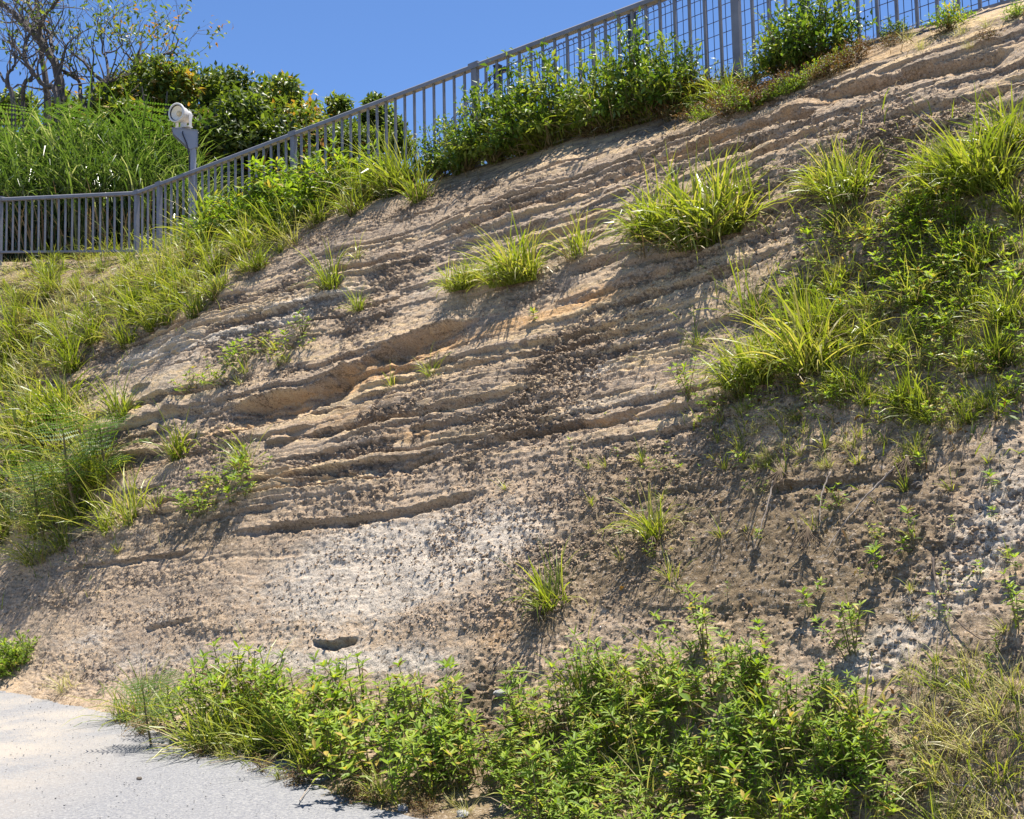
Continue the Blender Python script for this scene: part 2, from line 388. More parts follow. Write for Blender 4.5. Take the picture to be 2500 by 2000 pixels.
quads = np.stack([I[:-1, :-1], I[1:, :-1], I[1:, 1:], I[:-1, 1:]], -1).reshape(-1, 4)
me = np_mesh('cut_slope', P.reshape(-1, 3), quads)
wn = fbm(OX * .012, OY * .02, 90, 3)
zone = np.zeros((na, nq, 4), np.float32)
zone[..., 0] = np.clip(blobs(OX, OY, WHITE), 0, 1.3)
zone[..., 1] = np.clip(blobs(OX, OY, BROWN), 0, 1.3)
zone[..., 2] = np.clip(blobs(OX, OY, ORANGE) * (.7 + .9 * hard) + reveal * .9, 0, 1.5)
bedtone = np.clip(.42 + .22 * hard + (.4 * noise2(idx * 5.3 + .5, A * .2, 95) + .35 * noise2(np.floor(lam) * 3.1 + .5, A * .5, 96)) * strat, 0, 1)          # each bed has its own tone
zone[..., 3] = soft
at_ = me.attributes.new('zone', 'FLOAT_COLOR', 'POINT'); at_.data.foreach_set('color', zone.ravel())
band = me.attributes.new('bed', 'FLOAT', 'POINT'); band.data.foreach_set('value', bedtone.astype(np.float32).ravel())

def ramp_mix(nt, fac, base):
    c = mixc(nt, remap(nt, fac, .55, .8), base, (.57, .405, .215))
    return mixc(nt, remap(nt, fac, .4, .2), c, (.29, .215, .145))

def rock_material():
    m, nt, out = mat('weathered_sandstone')
    tc = nt.nodes.new('ShaderNodeTexCoord'); ob = tc.outputs['Object']
    za = node(nt, 'ShaderNodeAttribute', attribute_name='zone'); sp = nt.nodes.new('ShaderNodeSeparateColor'); nt.links.new(za.outputs['Color'], sp.inputs[0])
    be = node(nt, 'ShaderNodeAttribute', attribute_name='bed')
    mp = nt.nodes.new('ShaderNodeMapping'); mp.inputs['Scale'].default_value = (1, 1, 4); nt.links.new(ob, mp.inputs[0])
    n1 = noise(nt, 1.6, 8, .62, mp.outputs[0]); n2 = noise(nt, 9, 8, .65, mp.outputs[0]); n3 = noise(nt, 34, 6, .7, ob); n4 = noise(nt, 85, 4, .7, ob)
    n5 = noise(nt, 3.5, 10, .68, mp.outputs[0])
    def off(x, k): return math_(nt, 'MULTIPLY', math_(nt, 'SUBTRACT', x, .5), k)
    def plus(*xs):
        r = xs[0]
        for x in xs[1:]: r = math_(nt, 'ADD', r, x)
        return r
    n6 = noise(nt, 150, 3, .7, ob); n7 = noise(nt, 55, 6, .75, ob)
    base = mixc(nt, remap(nt, n1, .38, .62), (.44, .315, .195), (.36, .265, .18))
    base = ramp_mix(nt, be.outputs['Fac'], base)
    base = mixc(nt, remap(nt, n2, .5, .66, 0, .7), base, (.37, .31, .245))
    base = mixc(nt, remap(nt, n5, .55, .68, 0, .6), base, (.53, .44, .33))
    w = remap(nt, plus(sp.outputs[0], off(n5, 3.0), off(n2, 1.6), off(n3, 1.6), off(be.outputs['Fac'], .7), off(n7, 1.2)), .45, 1.25, 0, .85)
    base = mixc(nt, w, base, mixc(nt, remap(nt, n2, .4, .6), (.60, .53, .44), (.52, .455, .37)))
    o = remap(nt, plus(sp.outputs[2], off(n5, 2.2), off(n2, 1.4)), .4, 1.35, 0, .9)
    base = mixc(nt, o, base, (.50, .295, .13))
    b = remap(nt, plus(sp.outputs[1], off(n5, 2.6), off(n2, 1.6), off(n3, 1.3)), .3, 1.1, 0, .9)
    base = mixc(nt, b, base, mixc(nt, remap(nt, n1, .4, .6), (.13, .09, .046), (.195, .14, .075)))
    # lichen and dirt crusts, scattered dark specks
    base = mixc(nt, remap(nt, plus(n7, off(n5, .5), off(n1, .4)), .54, .62, 0, .6), base, (.15, .11, .075))
    base = mixc(nt, remap(nt, plus(n7, off(n2, .5)), .46, .36, 0, .5), base, (.56, .48, .39))
    crust = remap(nt, plus(n3, off(n5, .8), off(za.outputs['Alpha'], .22)), .535, .60, 0, .7)
    base = mixc(nt, crust, base, (.135, .095, .062))
    base = mixc(nt, remap(nt, n4, .56, .63, 0, .6), base, (.085, .066, .052))
    base = mixc(nt, remap(nt, n6, .57, .64, 0, .55), base, (.09, .07, .055))
    base = mixc(nt, remap(nt, n4, .30, .42, .45, 0), base, (.58, .51, .43))
    p = node(nt, 'ShaderNodeBsdfPrincipled'); nt.links.new(base, p.inputs['Base Color']); p.inputs['Roughness'].default_value = .95; p.inputs['Specular IOR Level'].default_value = .2
    bu = node(nt, 'ShaderNodeBump'); bu.inputs['Strength'].default_value = .8; bu.inputs['Distance'].default_value = .02
    hh = math_(nt, 'ADD', n3, math_(nt, 'MULTIPLY', n4, .5)); nt.links.new(hh, bu.inputs['Height']); nt.links.new(bu.outputs[0], p.inputs['Normal'])
    nt.links.new(p.outputs[0], out.inputs[0]); return m
M['rock'] = rock_material()
slope = link('cut_slope', me, [M['rock']]); tag(slope, kind='structure')

def road_material():
    m, nt, out = mat('pale_gravel')
    tc = nt.nodes.new('ShaderNodeTexCoord'); ob = tc.outputs['Object']
    n1 = noise(nt, .9, 6, .6, ob); n2 = noise(nt, 60, 5, .7, ob); n3 = noise(nt, 160, 3, .7, ob); v = nt.nodes.new('ShaderNodeTexVoronoi'); v.inputs['Scale'].default_value = 75; nt.links.new(ob, v.inputs['Vector'])
    c = mixc(nt, remap(nt, v.outputs['Color'], 0, 1), (.205, .203, .205), (.30, .295, .288))
    c = mixc(nt, remap(nt, n3, .54, .66, 0, .6), c, (.11, .115, .135))
    c = mixc(nt, remap(nt, n2, .45, .6, 0, .85), c, (.15, .153, .17))
    c = mixc(nt, remap(nt, noise(nt, 24, 6, .75, ob), .5, .64, 0, .6), c, (.15, .152, .165))
    sand = remap(nt, math_(nt, 'ADD', n1, math_(nt, 'MULTIPLY', math_(nt, 'SUBTRACT', n2, .5), .9)), .42, .62, 0, .85)
    xs = nt.nodes.new('ShaderNodeSeparateXYZ'); nt.links.new(ob, xs.inputs[0])
    near = remap(nt, xs.outputs[0], -2.3, -3.6, 0, 1)
    c = mixc(nt, math_(nt, 'MULTIPLY', sand, near), c, (.36, .315, .26))
    p = node(nt, 'ShaderNodeBsdfPrincipled'); nt.links.new(c, p.inputs['Base Color']); p.inputs['Roughness'].default_value = .95; p.inputs['Specular IOR Level'].default_value = .2
    bu = node(nt, 'ShaderNodeBump'); bu.inputs['Strength'].default_value = .6; bu.inputs['Distance'].default_value = .012
    nt.links.new(math_(nt, 'ADD', n2, math_(nt, 'MULTIPLY', v.outputs['Distance'], .6)), bu.inputs['Height']); nt.links.new(bu.outputs[0], p.inputs['Normal'])
    nt.links.new(p.outputs[0], out.inputs[0]); return m
M['road'] = road_material()
gx, gy = np.meshgrid(np.linspace(-24, 9, 400), np.linspace(-6, 24, 380), indexing='ij')
gz = .012 * fbm(gx * .8, gy * .8, 5, 3) + .004 * noise2(gx * 6, gy * 6, 6)
I = np.arange(gx.size).reshape(gx.shape)
road = link('gravel_path', np_mesh('gravel_path', np.stack([gx, gy, gz], -1).reshape(-1, 3), np.stack([I[:-1, :-1], I[1:, :-1], I[1:, 1:], I[:-1, 1:]], -1).reshape(-1, 4), smooth=True), [M['road']]); tag(road, kind='structure')
M['earth'] = plain('dry_earth', (.16, .12, .08), (.12, .11, .05), .6, .95)
gm = MB(); gm.add([(-900, -900, -.2), (900, -900, -.2), (900, 900, -.2), (-900, 900, -.2)], [(0, 1, 2, 3)])
tag(gm.build('ground', M['earth']), kind='structure')
# the plateau and hill behind the cut, joined to the top edge of the slope sheet
ha = np.linspace(-60, 30, 140); hn = np.concatenate([np.linspace(11.5, 30, 60), np.linspace(31, 120, 40)])
HA, HN = np.meshgrid(ha, hn, indexing='ij')
HZ = height(np.clip(HA, -40, 12), np.clip(HN, 0, 30)) - .06 + .1 * fbm(HA * .3, HN * .3, 8, 3)
I = np.arange(HA.size).reshape(HA.shape)
M['hill'] = plain('overgrown_soil', (.10, .09, .04), (.06, .08, .025), 1.5, .95, 0, .5, 20)
hill = link('hilltop', np_mesh('hilltop', np.stack([HA * D.x + HN * N.x, HA * D.y + HN * N.y, HZ], -1).reshape(-1, 3), np.stack([I[:-1, :-1], I[1:, :-1], I[1:, 1:], I[:-1, 1:]], -1).reshape(-1, 4), smooth=True), [M['hill']]); tag(hill, kind='structure')
bpy.context.view_layer.update()

def hit(x, y):
    """working pixel -> point on the slope or path"""
    d = ray(x * OK, y * OK).normalized()
    ok, p, n, i = slope.ray_cast(EYE, d)
    t = -EYE.z / d.z if d.z < 0 else 1e9
    if ok and (p - EYE).length < t: return p
    return EYE + d * t if t < 60 else None

def gz_at(x, y):                                    # ground height by plan position
    v = Vector((x, y, 0)); return float(height(np.array(v.dot(D)), np.array(v.dot(N))))

# ------------------------------------------------------------------ railing on the crest
Y0 = 17.44
def fence_pt(i):                                    # main run; i counts balusters from the post at photo u = 390
    Y = Y0 * (1 - .0066983 * i); u = (390 + 11.443 * i) / (1 - .0066983 * i)
    return (u - 1250) / F * Y, Y
cal = [(-4, 474), (0, 449), (20, 328), (40, 159), (52.86, 25)]
zs = []
for i, v in cal:
    x, Y = fence_pt(i); u = 1250 + F * x / Y
    # solve the exact sight line (roll and pitch) for plan distance Y
    p = at_depth(u, v, Y); zs.append((i, p.z, p.x, p.y))
i_ = np.array([z[0] for z in zs]); kz = np.polyfit(i_, [z[1] for z in zs], 1); kx = np.polyfit(i_, [z[2] for z in zs], 1); ky = np.polyfit(i_, [z[3] for z in zs], 1)
def FP(i): return Vector((np.polyval(kx, i), np.polyval(ky, i), np.polyval(kz, i)))
HR = .94
railing = empty('railing', FP(20) - Vector((0, 0, 1.05)))
tag(railing, 'grey steel railing of thin balusters running along the top of the cut slope', 'railing')
def child(o): o.location = o.location - railing.location; return o
J = FP(-4); E = at_depth(2, 487, 19.69)
fd = (FP(60) - FP(0)); fd.z = 0; fd.normalize()
def beam(mb, a, b, w, h):
    d = (b - a); L = d.length; d.normalize(); side = d.cross(Vector((0, 0, 1))).normalized(); up = side.cross(d)
    mb.box((a + b) / 2, d * L / 2, side * w / 2, up * h / 2)
def roundbeam(mb, a, b, w, h):
    d = (b - a).normalized(); side = d.cross(Vector((0, 0, 1))).normalized(); up = side.cross(d)
    sec = [(-.5, -.5), (.5, -.5), (.5, .2), (.33, .42), (0, .5), (-.33, .42), (-.5, .2)]
    vs = [p + side * w * x + up * h * y for p in (a, b) for x, y in sec]; k = len(sec)
    mb.add(vs, [(j, (j + 1) % k, k + (j + 1) % k, k + j) for j in range(k)] + [tuple(range(k))[::-1], tuple(range(k, 2 * k))])
def rail_part(a, b, HR=1.1):
    m = MB(); roundbeam(m, a, b, .075, .062); child(m.build('top_rail', M['rail'], railing))
    m = MB(); beam(m, a - Vector((0, 0, HR)), b - Vector((0, 0, HR)), .035, .035); child(m.build('bottom_rail', M['rail'], railing))
up = Vector((0, 0, 1))
stops = [-4, 0, 20, 40, 60, 80]
rail_part(E + (E - J) * .8, E, HR); rail_part(E, J, HR)
for a, b in zip(stops[:-1], stops[1:]): rail_part(FP(a), FP(b))
pm = MB(); pm.box((0, 0, -.64), fd * .04, N * .028, up * .64); pm.box((0, 0, .004), fd * .075, N * .041, up * .036)
pmesh = pm.mesh('post')
bm_ = MB(); bm_.box((0, 0, -HR / 2 - .005), fd * .0125, N * .0125, up * (HR / 2 - .022)); bmesh_ = bm_.mesh('baluster')
first = [True, True]
def upright(name, me, p):
    o = bpy.data.objects.new(name, me); COL.objects.link(o); o.parent = railing; o.location = Vector(p) - railing.location
    if not me.materials: me.materials.append(M['rail'])
for p in [E, J] + [FP(i) for i in stops[1:]]: upright('post', pmesh, p)
for k in range(1, 20): upright('baluster', bmesh_, E.lerp(J, k / 20))
bl = MB(); bl.box((0, 0, -.555), fd * .0125, N * .0125, up * .53); blm = bl.mesh('baluster')
for i in range(-3, 79):
    if i % 20: upright('baluster', blm, FP(i))

# wire mesh fence a little further back
mf = empty('wire_fence', (0, 0, 0)); tag(mf, 'dark welded wire mesh fence seen through the railing at upper right', 'fence')
def mline(u, v, off):                               # sight line of a pixel meets the vertical plane behind the railing
    d = ray(u, v); p0 = FP(0) + N * off; nn = fd.cross(up)
    t = (p0 - EYE).dot(nn) / d.dot(nn); return EYE + d * t
OFF = .9
p1 = mline(1215, 168, OFF); p2 = mline(1542, 32, OFF); p3 = p2 + (p2 - p1) * 1.02; p4 = p3 + (p2 - p1); pL = mline(1085, 312, OFF + .1)
mf.location = p1 - up * 1.2
def panel(a, b, hgt):
    m = MB(); L = (b - a).length; nw = int((Vector((b.x, b.y, 0)) - Vector((a.x, a.y, 0))).length / .075)
    for k in range(1, nw):
        q = a.lerp(b, k / nw); m.box(q - up * hgt / 2, fd * .003, N * .003, up * hgt / 2)
    for k in range(int(hgt / .15) + 1):
        beam(m, a - up * (.15 * k + .02), b - up * (.15 * k + .02), .006, .006)
    # folded triangular edge along the top
    sd = Vector((b - a)).normalized().cross(up).normalized()
    for off, dz in ((.06, -.05), (-.06, -.05)): beam(m, a + sd * off + up * dz, b + sd * off + up * dz, .007, .007)
    for k in range(0, nw * 1):
        q = a.lerp(b, (k + .5) / nw)
        for off in (.06, -.06): beam(m, q, q + sd * off - up * .05, .005, .005)
    o = m.build('mesh_panel', M['wire'], mf); o.location = -mf.location
panel(p1, p2, 1.3); panel(p2, p3, 1.3); panel(p3, p4, 1.3); panel(pL, p1, 1.1)
for p in (p1, p2, p3, p4):
    m = MB(); m.box((0, 0, -.72), fd * .036, N * .036, up * .75); m.box((0, 0, .036), fd * .042, N * .042, up * .008)
    o = m.build('post', M['dark'], mf); o.location = p - mf.location
mb2 = MB(); beam(mb2, p1 - up * .02, p1 - up * .06 + fd * .17, .05, .05); o = mb2.build('bracket', M['dark'], mf); o.location = -mf.location

# ------------------------------------------------------------------ floodlight on its pole
pb = at_depth(471, 535, 17.05); ptop = at_depth(471, 352, 17.05)
lamp = empty('floodlight', (pb.x, pb.y, pb.z - .55)); tag(lamp, 'round white floodlight on a grey steel pole behind the railing', 'floodlight')
zt = ptop.z - lamp.location.z
m = MB(); m.tube([(0, 0, 0), (0, 0, zt)], .046, 18); m.tube([(0, 0, zt * .62), (0, 0, zt * .62 + .012)], .049, 18); m.build('pole', M['pole'], lamp)
tl = Vector((-.95, -.35, 0)).normalized(); sd = Vector((.35, -.95, 0)).normalized()   # bracket reaches to the left
m = MB()
for s_ in (-.05, .05):
    pts = [tl * -.055 + up * (zt - .06), tl * -.055 + up * (zt + .2), tl * .31 + up * (zt + .2), tl * .29 + up * (zt + .12), tl * .05 + up * (zt - .1)]
    vs = [p + sd * (s_ - .004) for p in pts] + [p + sd * (s_ + .004) for p in pts]; k = 5
    m.add(vs, [tuple(range(k))[::-1], tuple(range(k, 2 * k))] + [(j, (j + 1) % k, k + (j + 1) % k, k + j) for j in range(k)])
m.box(tl * .128 + up * (zt + .206), tl * .183, sd * .062, up * .006)
m.box(tl * -.063 + up * (zt + .065), tl * .004, sd * .06, up * .135)
m.build('bracket', M['pole'], lamp)
LS = 1.1
lc = tl * .16 + up * (zt + .44)                       # lamp centre
ax = (Vector((-.42, -.9, -.03))).normalized()          # looks towards the path
m = MB()
m.lathe([(a_ * LS, b_ * LS) for a_, b_ in [(-.13, .0), (-.13, .07), (-.11, .085), (-.02, .09), (-.015, .105), (.1, .118), (.103, .136), (.128, .136), (.132, .114), (.122, .110)]], lc, ax, 36)
m.build('housing', M['lampbody'], lamp, True)
m = MB(); m.lathe([(a_ * LS, b_ * LS) for a_, b_ in [(.122, .110), (.108, .109), (.108, .100)]], lc, ax, 36); m.build('gasket', M['dark'], lamp)
m = MB(); m.lathe([(a_ * LS, b_ * LS) for a_, b_ in [(.108, .100), (.075, .085), (.055, .055), (.05, .034)]], lc, ax, 32)
M['reflector'] = plain('reflector', (.88, .83, .72), (.78, .72, .6), 9, .35, 0); m.build('reflector', M['reflector'], lamp, True)
m = MB(); m.lathe([(a_ * LS, b_ * LS) for a_, b_ in [(.05, .036), (.08, .034), (.095, .02), (.097, 0)]], lc, ax, 20)
M['bulb'] = plain('bulb_glass', (.75, .62, .38), (.66, .52, .3), 9, .2); m.build('bulb', M['bulb'], lamp, True)
m = MB(); m.box(lc + up * -.14 - ax * .03, sd * .012, ax * .07, up * .075)
for s_ in (-1, 1): m.box(lc + sd.cross(up) * 0 + (ax.cross(up)).normalized() * .118 * LS * s_ - up * .09 - ax * .03, ax * .03, (ax.cross(up)).normalized() * .004, up * .1)
m.box(lc - up * .195 - ax * .03, ax * .05, (ax.cross(up)).normalized() * .122 * LS, up * .008)
m.build('mount', M['lampbody'], lamp)
m = MB(); m.tube([lc - up * .17 - ax * .02, tl * .16 + up * (zt + .13) - sd * -.07, tl * .1 + up * (zt - .02) + sd * .07, tl * .055 + up * (zt - .2) + sd * .01, tl * .056 + up * (zt - .5), tl * .056 + up * .2], .009, 8)
m.build('cable', M['dark'], lamp, True)
#VEGETATION
# ------------------------------------------------------------------ plants: builders
def blade(mb, p, az, th, L, w, bend, tint, seg=5, twist=0, tipdark=0):
    x, y = math.cos(az), math.sin(az); pos = Vector(p); vs = []; ts = []
    side = Vector((-y, x, 0)); sx = Vector((x, y, 0))
    for i in range(seg + 1):
        t = i / seg; a = th + bend * t * t
        prof = (.55 + .9 * t) if t < .35 else (1 - ((t - .35) / .65) ** 2.2)
        ww = w * max(.04, min(1, prof)); tw = twist * t
        nrm = Vector((-math.cos(a) * x, -math.cos(a) * y, math.sin(a)))
        sd = side * math.cos(tw) + nrm * math.sin(tw)
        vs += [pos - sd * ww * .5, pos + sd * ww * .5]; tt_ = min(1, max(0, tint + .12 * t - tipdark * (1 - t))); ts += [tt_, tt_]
        pos = pos + (sx * math.sin(a) + Vector((0, 0, 1)) * math.cos(a)) * (L / seg)
    mb.add(vs, [(2 * i, 2 * i + 1, 2 * i + 3, 2 * i + 2) for i in range(seg)], ts)

def leaf(mb, p, d, nrm, L, w, tint, fold=.25, droop=.25):
    d = Vector(d).normalized(); s = d.cross(nrm).normalized(); n = s.cross(d)
    c = [(0, .0), (.25, .8), (.55, 1.), (.8, .6), (1., 0)]; vs = []; fs = []
    for t, ww in c:
        mid = Vector(p) + d * L * t - n * L * droop * t * t
        vs += [mid - s * w * .5 * ww + n * fold * w * .5 * ww, mid, mid + s * w * .5 * ww + n * fold * w * .5 * ww]
    for i in range(4):
        b = i * 3; fs += [(b, b + 1, b + 4, b + 3), (b + 1, b + 2, b + 5, b + 4)]
    mb.add(vs, fs, tint)

def leaf4(mb, p, d, nrm, L, w, tint, droop=.2):       # two folded halves
    d = Vector(d).normalized(); s = d.cross(nrm)
    s = s.normalized() if s.length > 1e-4 else Vector((1, 0, 0)); n = s.cross(d); p = Vector(p)
    mid = p + d * L * .45 - n * L * .02; tip = p + d * L - n * L * droop
    mb.add([p, mid - s * w * .5 + n * w * .12, mid + s * w * .5 + n * w * .12, tip, mid], [(0, 4, 3, 1), (0, 2, 3, 4)], tint)

def rv(r): return Vector((r.gauss(0, 1), r.gauss(0, 1), r.gauss(0, 1))).normalized()

def grass_tuft(seed, nb=90, spread=.16, th=(.05, .75), L=(.65, 1.15), w=.022, bend=(.3, 1.3), tint=(.25, .95), ndry=25, gm='grass'):
    r = random.Random(seed); g = MB(); d = MB(); wind = r.uniform(0, 6.283); lob = [(r.uniform(0, 6.283), r.uniform(0, spread * .9), r.uniform(.6, 1.1), r.uniform(-.2, .15)) for _ in range(4)]
    for k in range(nb):
        la, lr, ls, lt = lob[k % 4]
        az = r.uniform(0, 6.283); u = r.random() ** .8; rr = spread * math.sqrt(r.random())
        a0 = r.uniform(0, 6.283)
        rr *= .6; broken = r.random() < .12
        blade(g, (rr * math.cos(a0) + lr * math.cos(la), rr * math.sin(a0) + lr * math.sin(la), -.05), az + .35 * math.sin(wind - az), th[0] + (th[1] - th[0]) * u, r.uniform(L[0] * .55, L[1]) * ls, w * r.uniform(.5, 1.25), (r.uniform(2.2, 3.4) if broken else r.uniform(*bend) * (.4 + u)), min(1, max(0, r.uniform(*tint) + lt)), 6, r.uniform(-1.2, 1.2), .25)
    for k in range(ndry):
        az = r.uniform(0, 6.283); rr = spread * 1.1 * math.sqrt(r.random()); a0 = r.uniform(0, 6.283)
        blade(d, (rr * math.cos(a0), rr * math.sin(a0), -.04), az, r.uniform(.5, 1.5), r.uniform(.25, .75), w * .7, r.uniform(.2, 1.4), r.uniform(.05, .9), 4, r.uniform(-1, 1))
    return [('green_blades', g.mesh('green_blades'), gm), ('dry_blades', d.mesh('dry_blades'), 'straw')]

def weed(seed, ns=4, lean=.45, nodes=12, ll=(.12, .18), lw=.24, dead=.16, mats=('weed', 'stem'), spread=.1, tint=(.3, .92)):
    r = random.Random(seed); lf = MB(); st = MB()
    for s_ in range(ns):
        az = r.uniform(0, 6.283); le = r.uniform(.03, lean) if s_ else .08; H = r.uniform(.62, 1.0); a0 = r.uniform(0, 6.283); rr = spread * r.random()
        p = Vector((rr * math.cos(a0), rr * math.sin(a0), -.04)); pts = [p.copy()]
        nn = max(3, int(nodes * H)); a = le
        for k in range(nn):
            a = le + (.25 * le) * k / nn + r.uniform(-.07, .07); az += r.uniform(-.2, .2)
            p = p + Vector((math.sin(a) * math.cos(az), math.sin(a) * math.sin(az), math.cos(a))) * (H / nn); pts.append(p.copy())
        st.tube(pts, [.013 * (1 - .65 * i / nn) for i in range(nn + 1)], 4, r.random())
        up_ = (pts[-1] - pts[-2]).normalized()
        for k in range(2, nn + 1):
            t = k / nn; pa = r.uniform(0, 6.283)
            if t < .35 and r.random() < .5: continue
            last = k == nn; cnt = 6 if last else (3 if t > .6 else 2)
            for j in range(cnt):
                an = pa + 6.283 * j / cnt + r.uniform(-.3, .3); el = r.uniform(.3, 1.0) if last else r.uniform(-.25, .65)
                dd = Vector((math.cos(an) * math.cos(el), math.sin(an) * math.cos(el), math.sin(el)))
                L = r.uniform(*ll) * (.75 if last else 1.) * (.65 + .5 * t)
                tn = r.uniform(*tint) + .15 * (t - .6)
                if r.random() < dead * (1.6 - t): tn = r.choice([0., .04, 1., .98])
                leaf(lf, pts[k] - up_ * r.uniform(0, .04), dd, Vector((0, 0, 1)) + rv(r) * .3, L, L * lw * r.uniform(.8, 1.2), tn, .3, r.uniform(0, .4))
    return [('foliage', lf.mesh('foliage'), mats[0]), ('stem', st.mesh('stem'), mats[1])]

def shrub(seed, ntw=60, nl=14, R_=(.55, .55, .5), ll=(.06, .1), lw=.45, mats=('bush', 'stem'), tint=(.15, .95), dead=.03):
    """rounded bush made of leafy twigs that fan out of a base"""
    r = random.Random(seed); lf = MB(); st = MB()
    for k in range(ntw):
        v = rv(r); v.z = abs(v.z) * 1.0 - .1; rad = r.uniform(.55, 1.05)
        tip = Vector((v.x * R_[0], v.y * R_[1], .12 + max(0.02, v.z) * (R_[2] * 1.8))) * rad
        b = Vector((r.uniform(-.08, .08), r.uniform(-.08, .08), 0)); mid = b.lerp(tip, .5) + Vector((0, 0, .08)) + rv(r) * .05
        pts = [b, mid, tip]
        if k % 3 == 0: st.tube(pts, [.012, .008, .003], 3, r.random(), False)
        tb = r.uniform(*tint)
        for j in range(nl):
            t = .3 + .72 * (j / nl) ** .8; q = (b.lerp(mid, t * 2) if t < .5 else mid.lerp(tip, (t - .5) * 2)) + rv(r) * .025
            dd = (tip - mid).normalized() * .5 + rv(r) * .9; dd.z += .15; L = r.uniform(*ll)
            leaf4(lf, q, dd, Vector((0, 0, 1)) + rv(r) * .6, L, L * lw, 1. if r.random() < dead else min(1, max(0, tb + r.uniform(-.2, .2))), r.uniform(.0, .4))
    return [('foliage', lf.mesh('foliage'), mats[0]), ('stem', st.mesh('stem'), mats[1])]

def feathery(seed, nf_=12):
    r = random.Random(seed); lf = MB(); st = MB()
    pts = [Vector((0, 0, -.03)), Vector((.03, .02, .4)), Vector((.0, .03, .8))]; st.tube(pts, [.018, .013, .006], 5)
    for k in range(nf_):
        t = .25 + .72 * k / nf_; o = pts[0].lerp(pts[1], t * 2) if t < .5 else pts[1].lerp(pts[2], (t - .5) * 2)
        az = k * 2.4 + r.uniform(-.4, .4); th = r.uniform(.5, 1.0); L = r.uniform(.4, .62); p = o.copy(); seg = 9
        for i in range(seg):
            a = th + 1.0 * (i / seg) ** 1.5; d = Vector((math.sin(a) * math.cos(az), math.sin(a) * math.sin(az), math.cos(a))); q = p + d * (L / seg)
            st.tube([p, q], .0028, 3, .8, False)
            sd = Vector((-math.sin(az), math.cos(az), 0)); tn = r.uniform(.2, .9)
            if i > 0:
                for sg in (-1, 1):
                    pl_ = .2 * (1 - .55 * abs(i / seg - .4)); pd = (sd * sg + d * .45 - up * .18).normalized(); nn = 9
                    for j in range(nn):
                        c = p + pd * pl_ * (j + .5) / nn; wl = .021 * (1 - .5 * j / nn)
                        lf.add([c - d * wl, c + pd * .008, c + d * wl, c - pd * .008], [(0, 1, 2, 3)], tn)
            p = q
    return [('foliage', lf.mesh('foliage'), 'fern'), ('stem', st.mesh('stem'), 'stem')]

def tall_grass(seed, nb=170):
    r = random.Random(seed); g = MB()
    for k in range(nb):
        az = r.uniform(0, 6.283); rr = .22 * math.sqrt(r.random()); a0 = r.uniform(0, 6.283); th = r.uniform(.02, .4)
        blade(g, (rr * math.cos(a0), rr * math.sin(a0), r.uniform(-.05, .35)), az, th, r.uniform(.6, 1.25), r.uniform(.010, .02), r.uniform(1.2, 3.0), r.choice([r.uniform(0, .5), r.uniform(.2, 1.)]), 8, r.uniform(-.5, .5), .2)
    d = MB()
    for k in range(16):
        az = r.uniform(0, 6.283); rr = .25 * math.sqrt(r.random()); blade(d, (rr * math.cos(az), rr * math.sin(az), 0), az, r.uniform(.1, .7), r.uniform(.4, .8), .016, r.uniform(.3, 1.6), r.uniform(0, .5), 4)
    return [('green_blades', g.mesh('green_blades'), 'pampas'), ('dry_blades', d.mesh('dry_blades'), 'straw')]

def dead_tuft(seed):
    r = random.Random(seed); g = MB(); d = MB()
    for k in range(34):
        blade(d, (r.uniform(-.1, .1), r.uniform(-.1, .1), 0), r.uniform(0, 6.283), r.uniform(1.3, 2.6), r.uniform(.3, .8), .022, r.uniform(-.2, .8), r.uniform(.1, 1), 4, r.uniform(-1, 1))
    for k in range(16):
        blade(g, (r.uniform(-.08, .08), r.uniform(-.08, .08), 0), r.uniform(0, 6.283), r.uniform(.2, 1.2), r.uniform(.4, .9), .02, r.uniform(.2, 1), r.uniform(.5, 1), 4)
    return [('green_blades', g.mesh('green_blades'), 'grass'), ('dry_blades', d.mesh('dry_blades'), 'straw')]

PROTO = {}
def variants(key, fn, n, **kw): PROTO[key] = [fn(100 * len(PROTO) + i, **kw) for i in range(n)]
variants('lush', grass_tuft, 4, nb=430, spread=.34, th=(.05, 1.15), w=.022, bend=(.4, 1.7), ndry=60)
variants('tuft', grass_tuft, 6, nb=125, spread=.2, th=(.05, .95), bend=(.4, 1.6), ndry=45)
variants('thin', grass_tuft, 5, nb=22, spread=.1, th=(.05, .9), w=.026, tint=(.35, 1.), ndry=22)
variants('long', grass_tuft, 5, nb=80, spread=.16, th=(.1, 1.1), w=.016, bend=(.6, 1.7), tint=(.3, .9), ndry=14)
variants('pale', grass_tuft, 5, gm='palegrass', nb=60, spread=.2, th=(.15, 1.2), w=.014, bend=(.5, 1.5), tint=(.6, 1.), ndry=40)
variants('weed', weed, 9, ns=5, nodes=13, ll=(.115, .20), lw=.23, lean=.6, tint=(.35, .88))
variants('rosette', weed, 5, ns=2, nodes=5, ll=(.26, .4), lw=.3, dead=.08, spread=.05)
variants('shoot', weed, 4, ns=1, nodes=8, ll=(.14, .22), lw=.28)
variants('creeper', weed, 5, ns=7, lean=1.25, nodes=7, ll=(.12, .19), lw=.34, dead=.2)
variants('bush', shrub, 6, ntw=120, nl=17, R_=(.6, .6, .5), ll=(.045, .085), tint=(.35, 1.), dead=.02)
variants('lowbush', shrub, 5, ntw=60, nl=13, R_=(.75, .75, .42), ll=(.07, .12), lw=.4, mats=('weed', 'stem'), tint=(.3, .85), dead=.04)
variants('brown', shrub, 4, ntw=55, nl=12, R_=(.8, .8, .36), ll=(.05, .085), lw=.45, mats=('brownleaf', 'stem'), tint=(.05, .95))
variants('fern', feathery, 4)
variants('pampas', tall_grass, 5)
variants('dead', dead_tuft, 3)
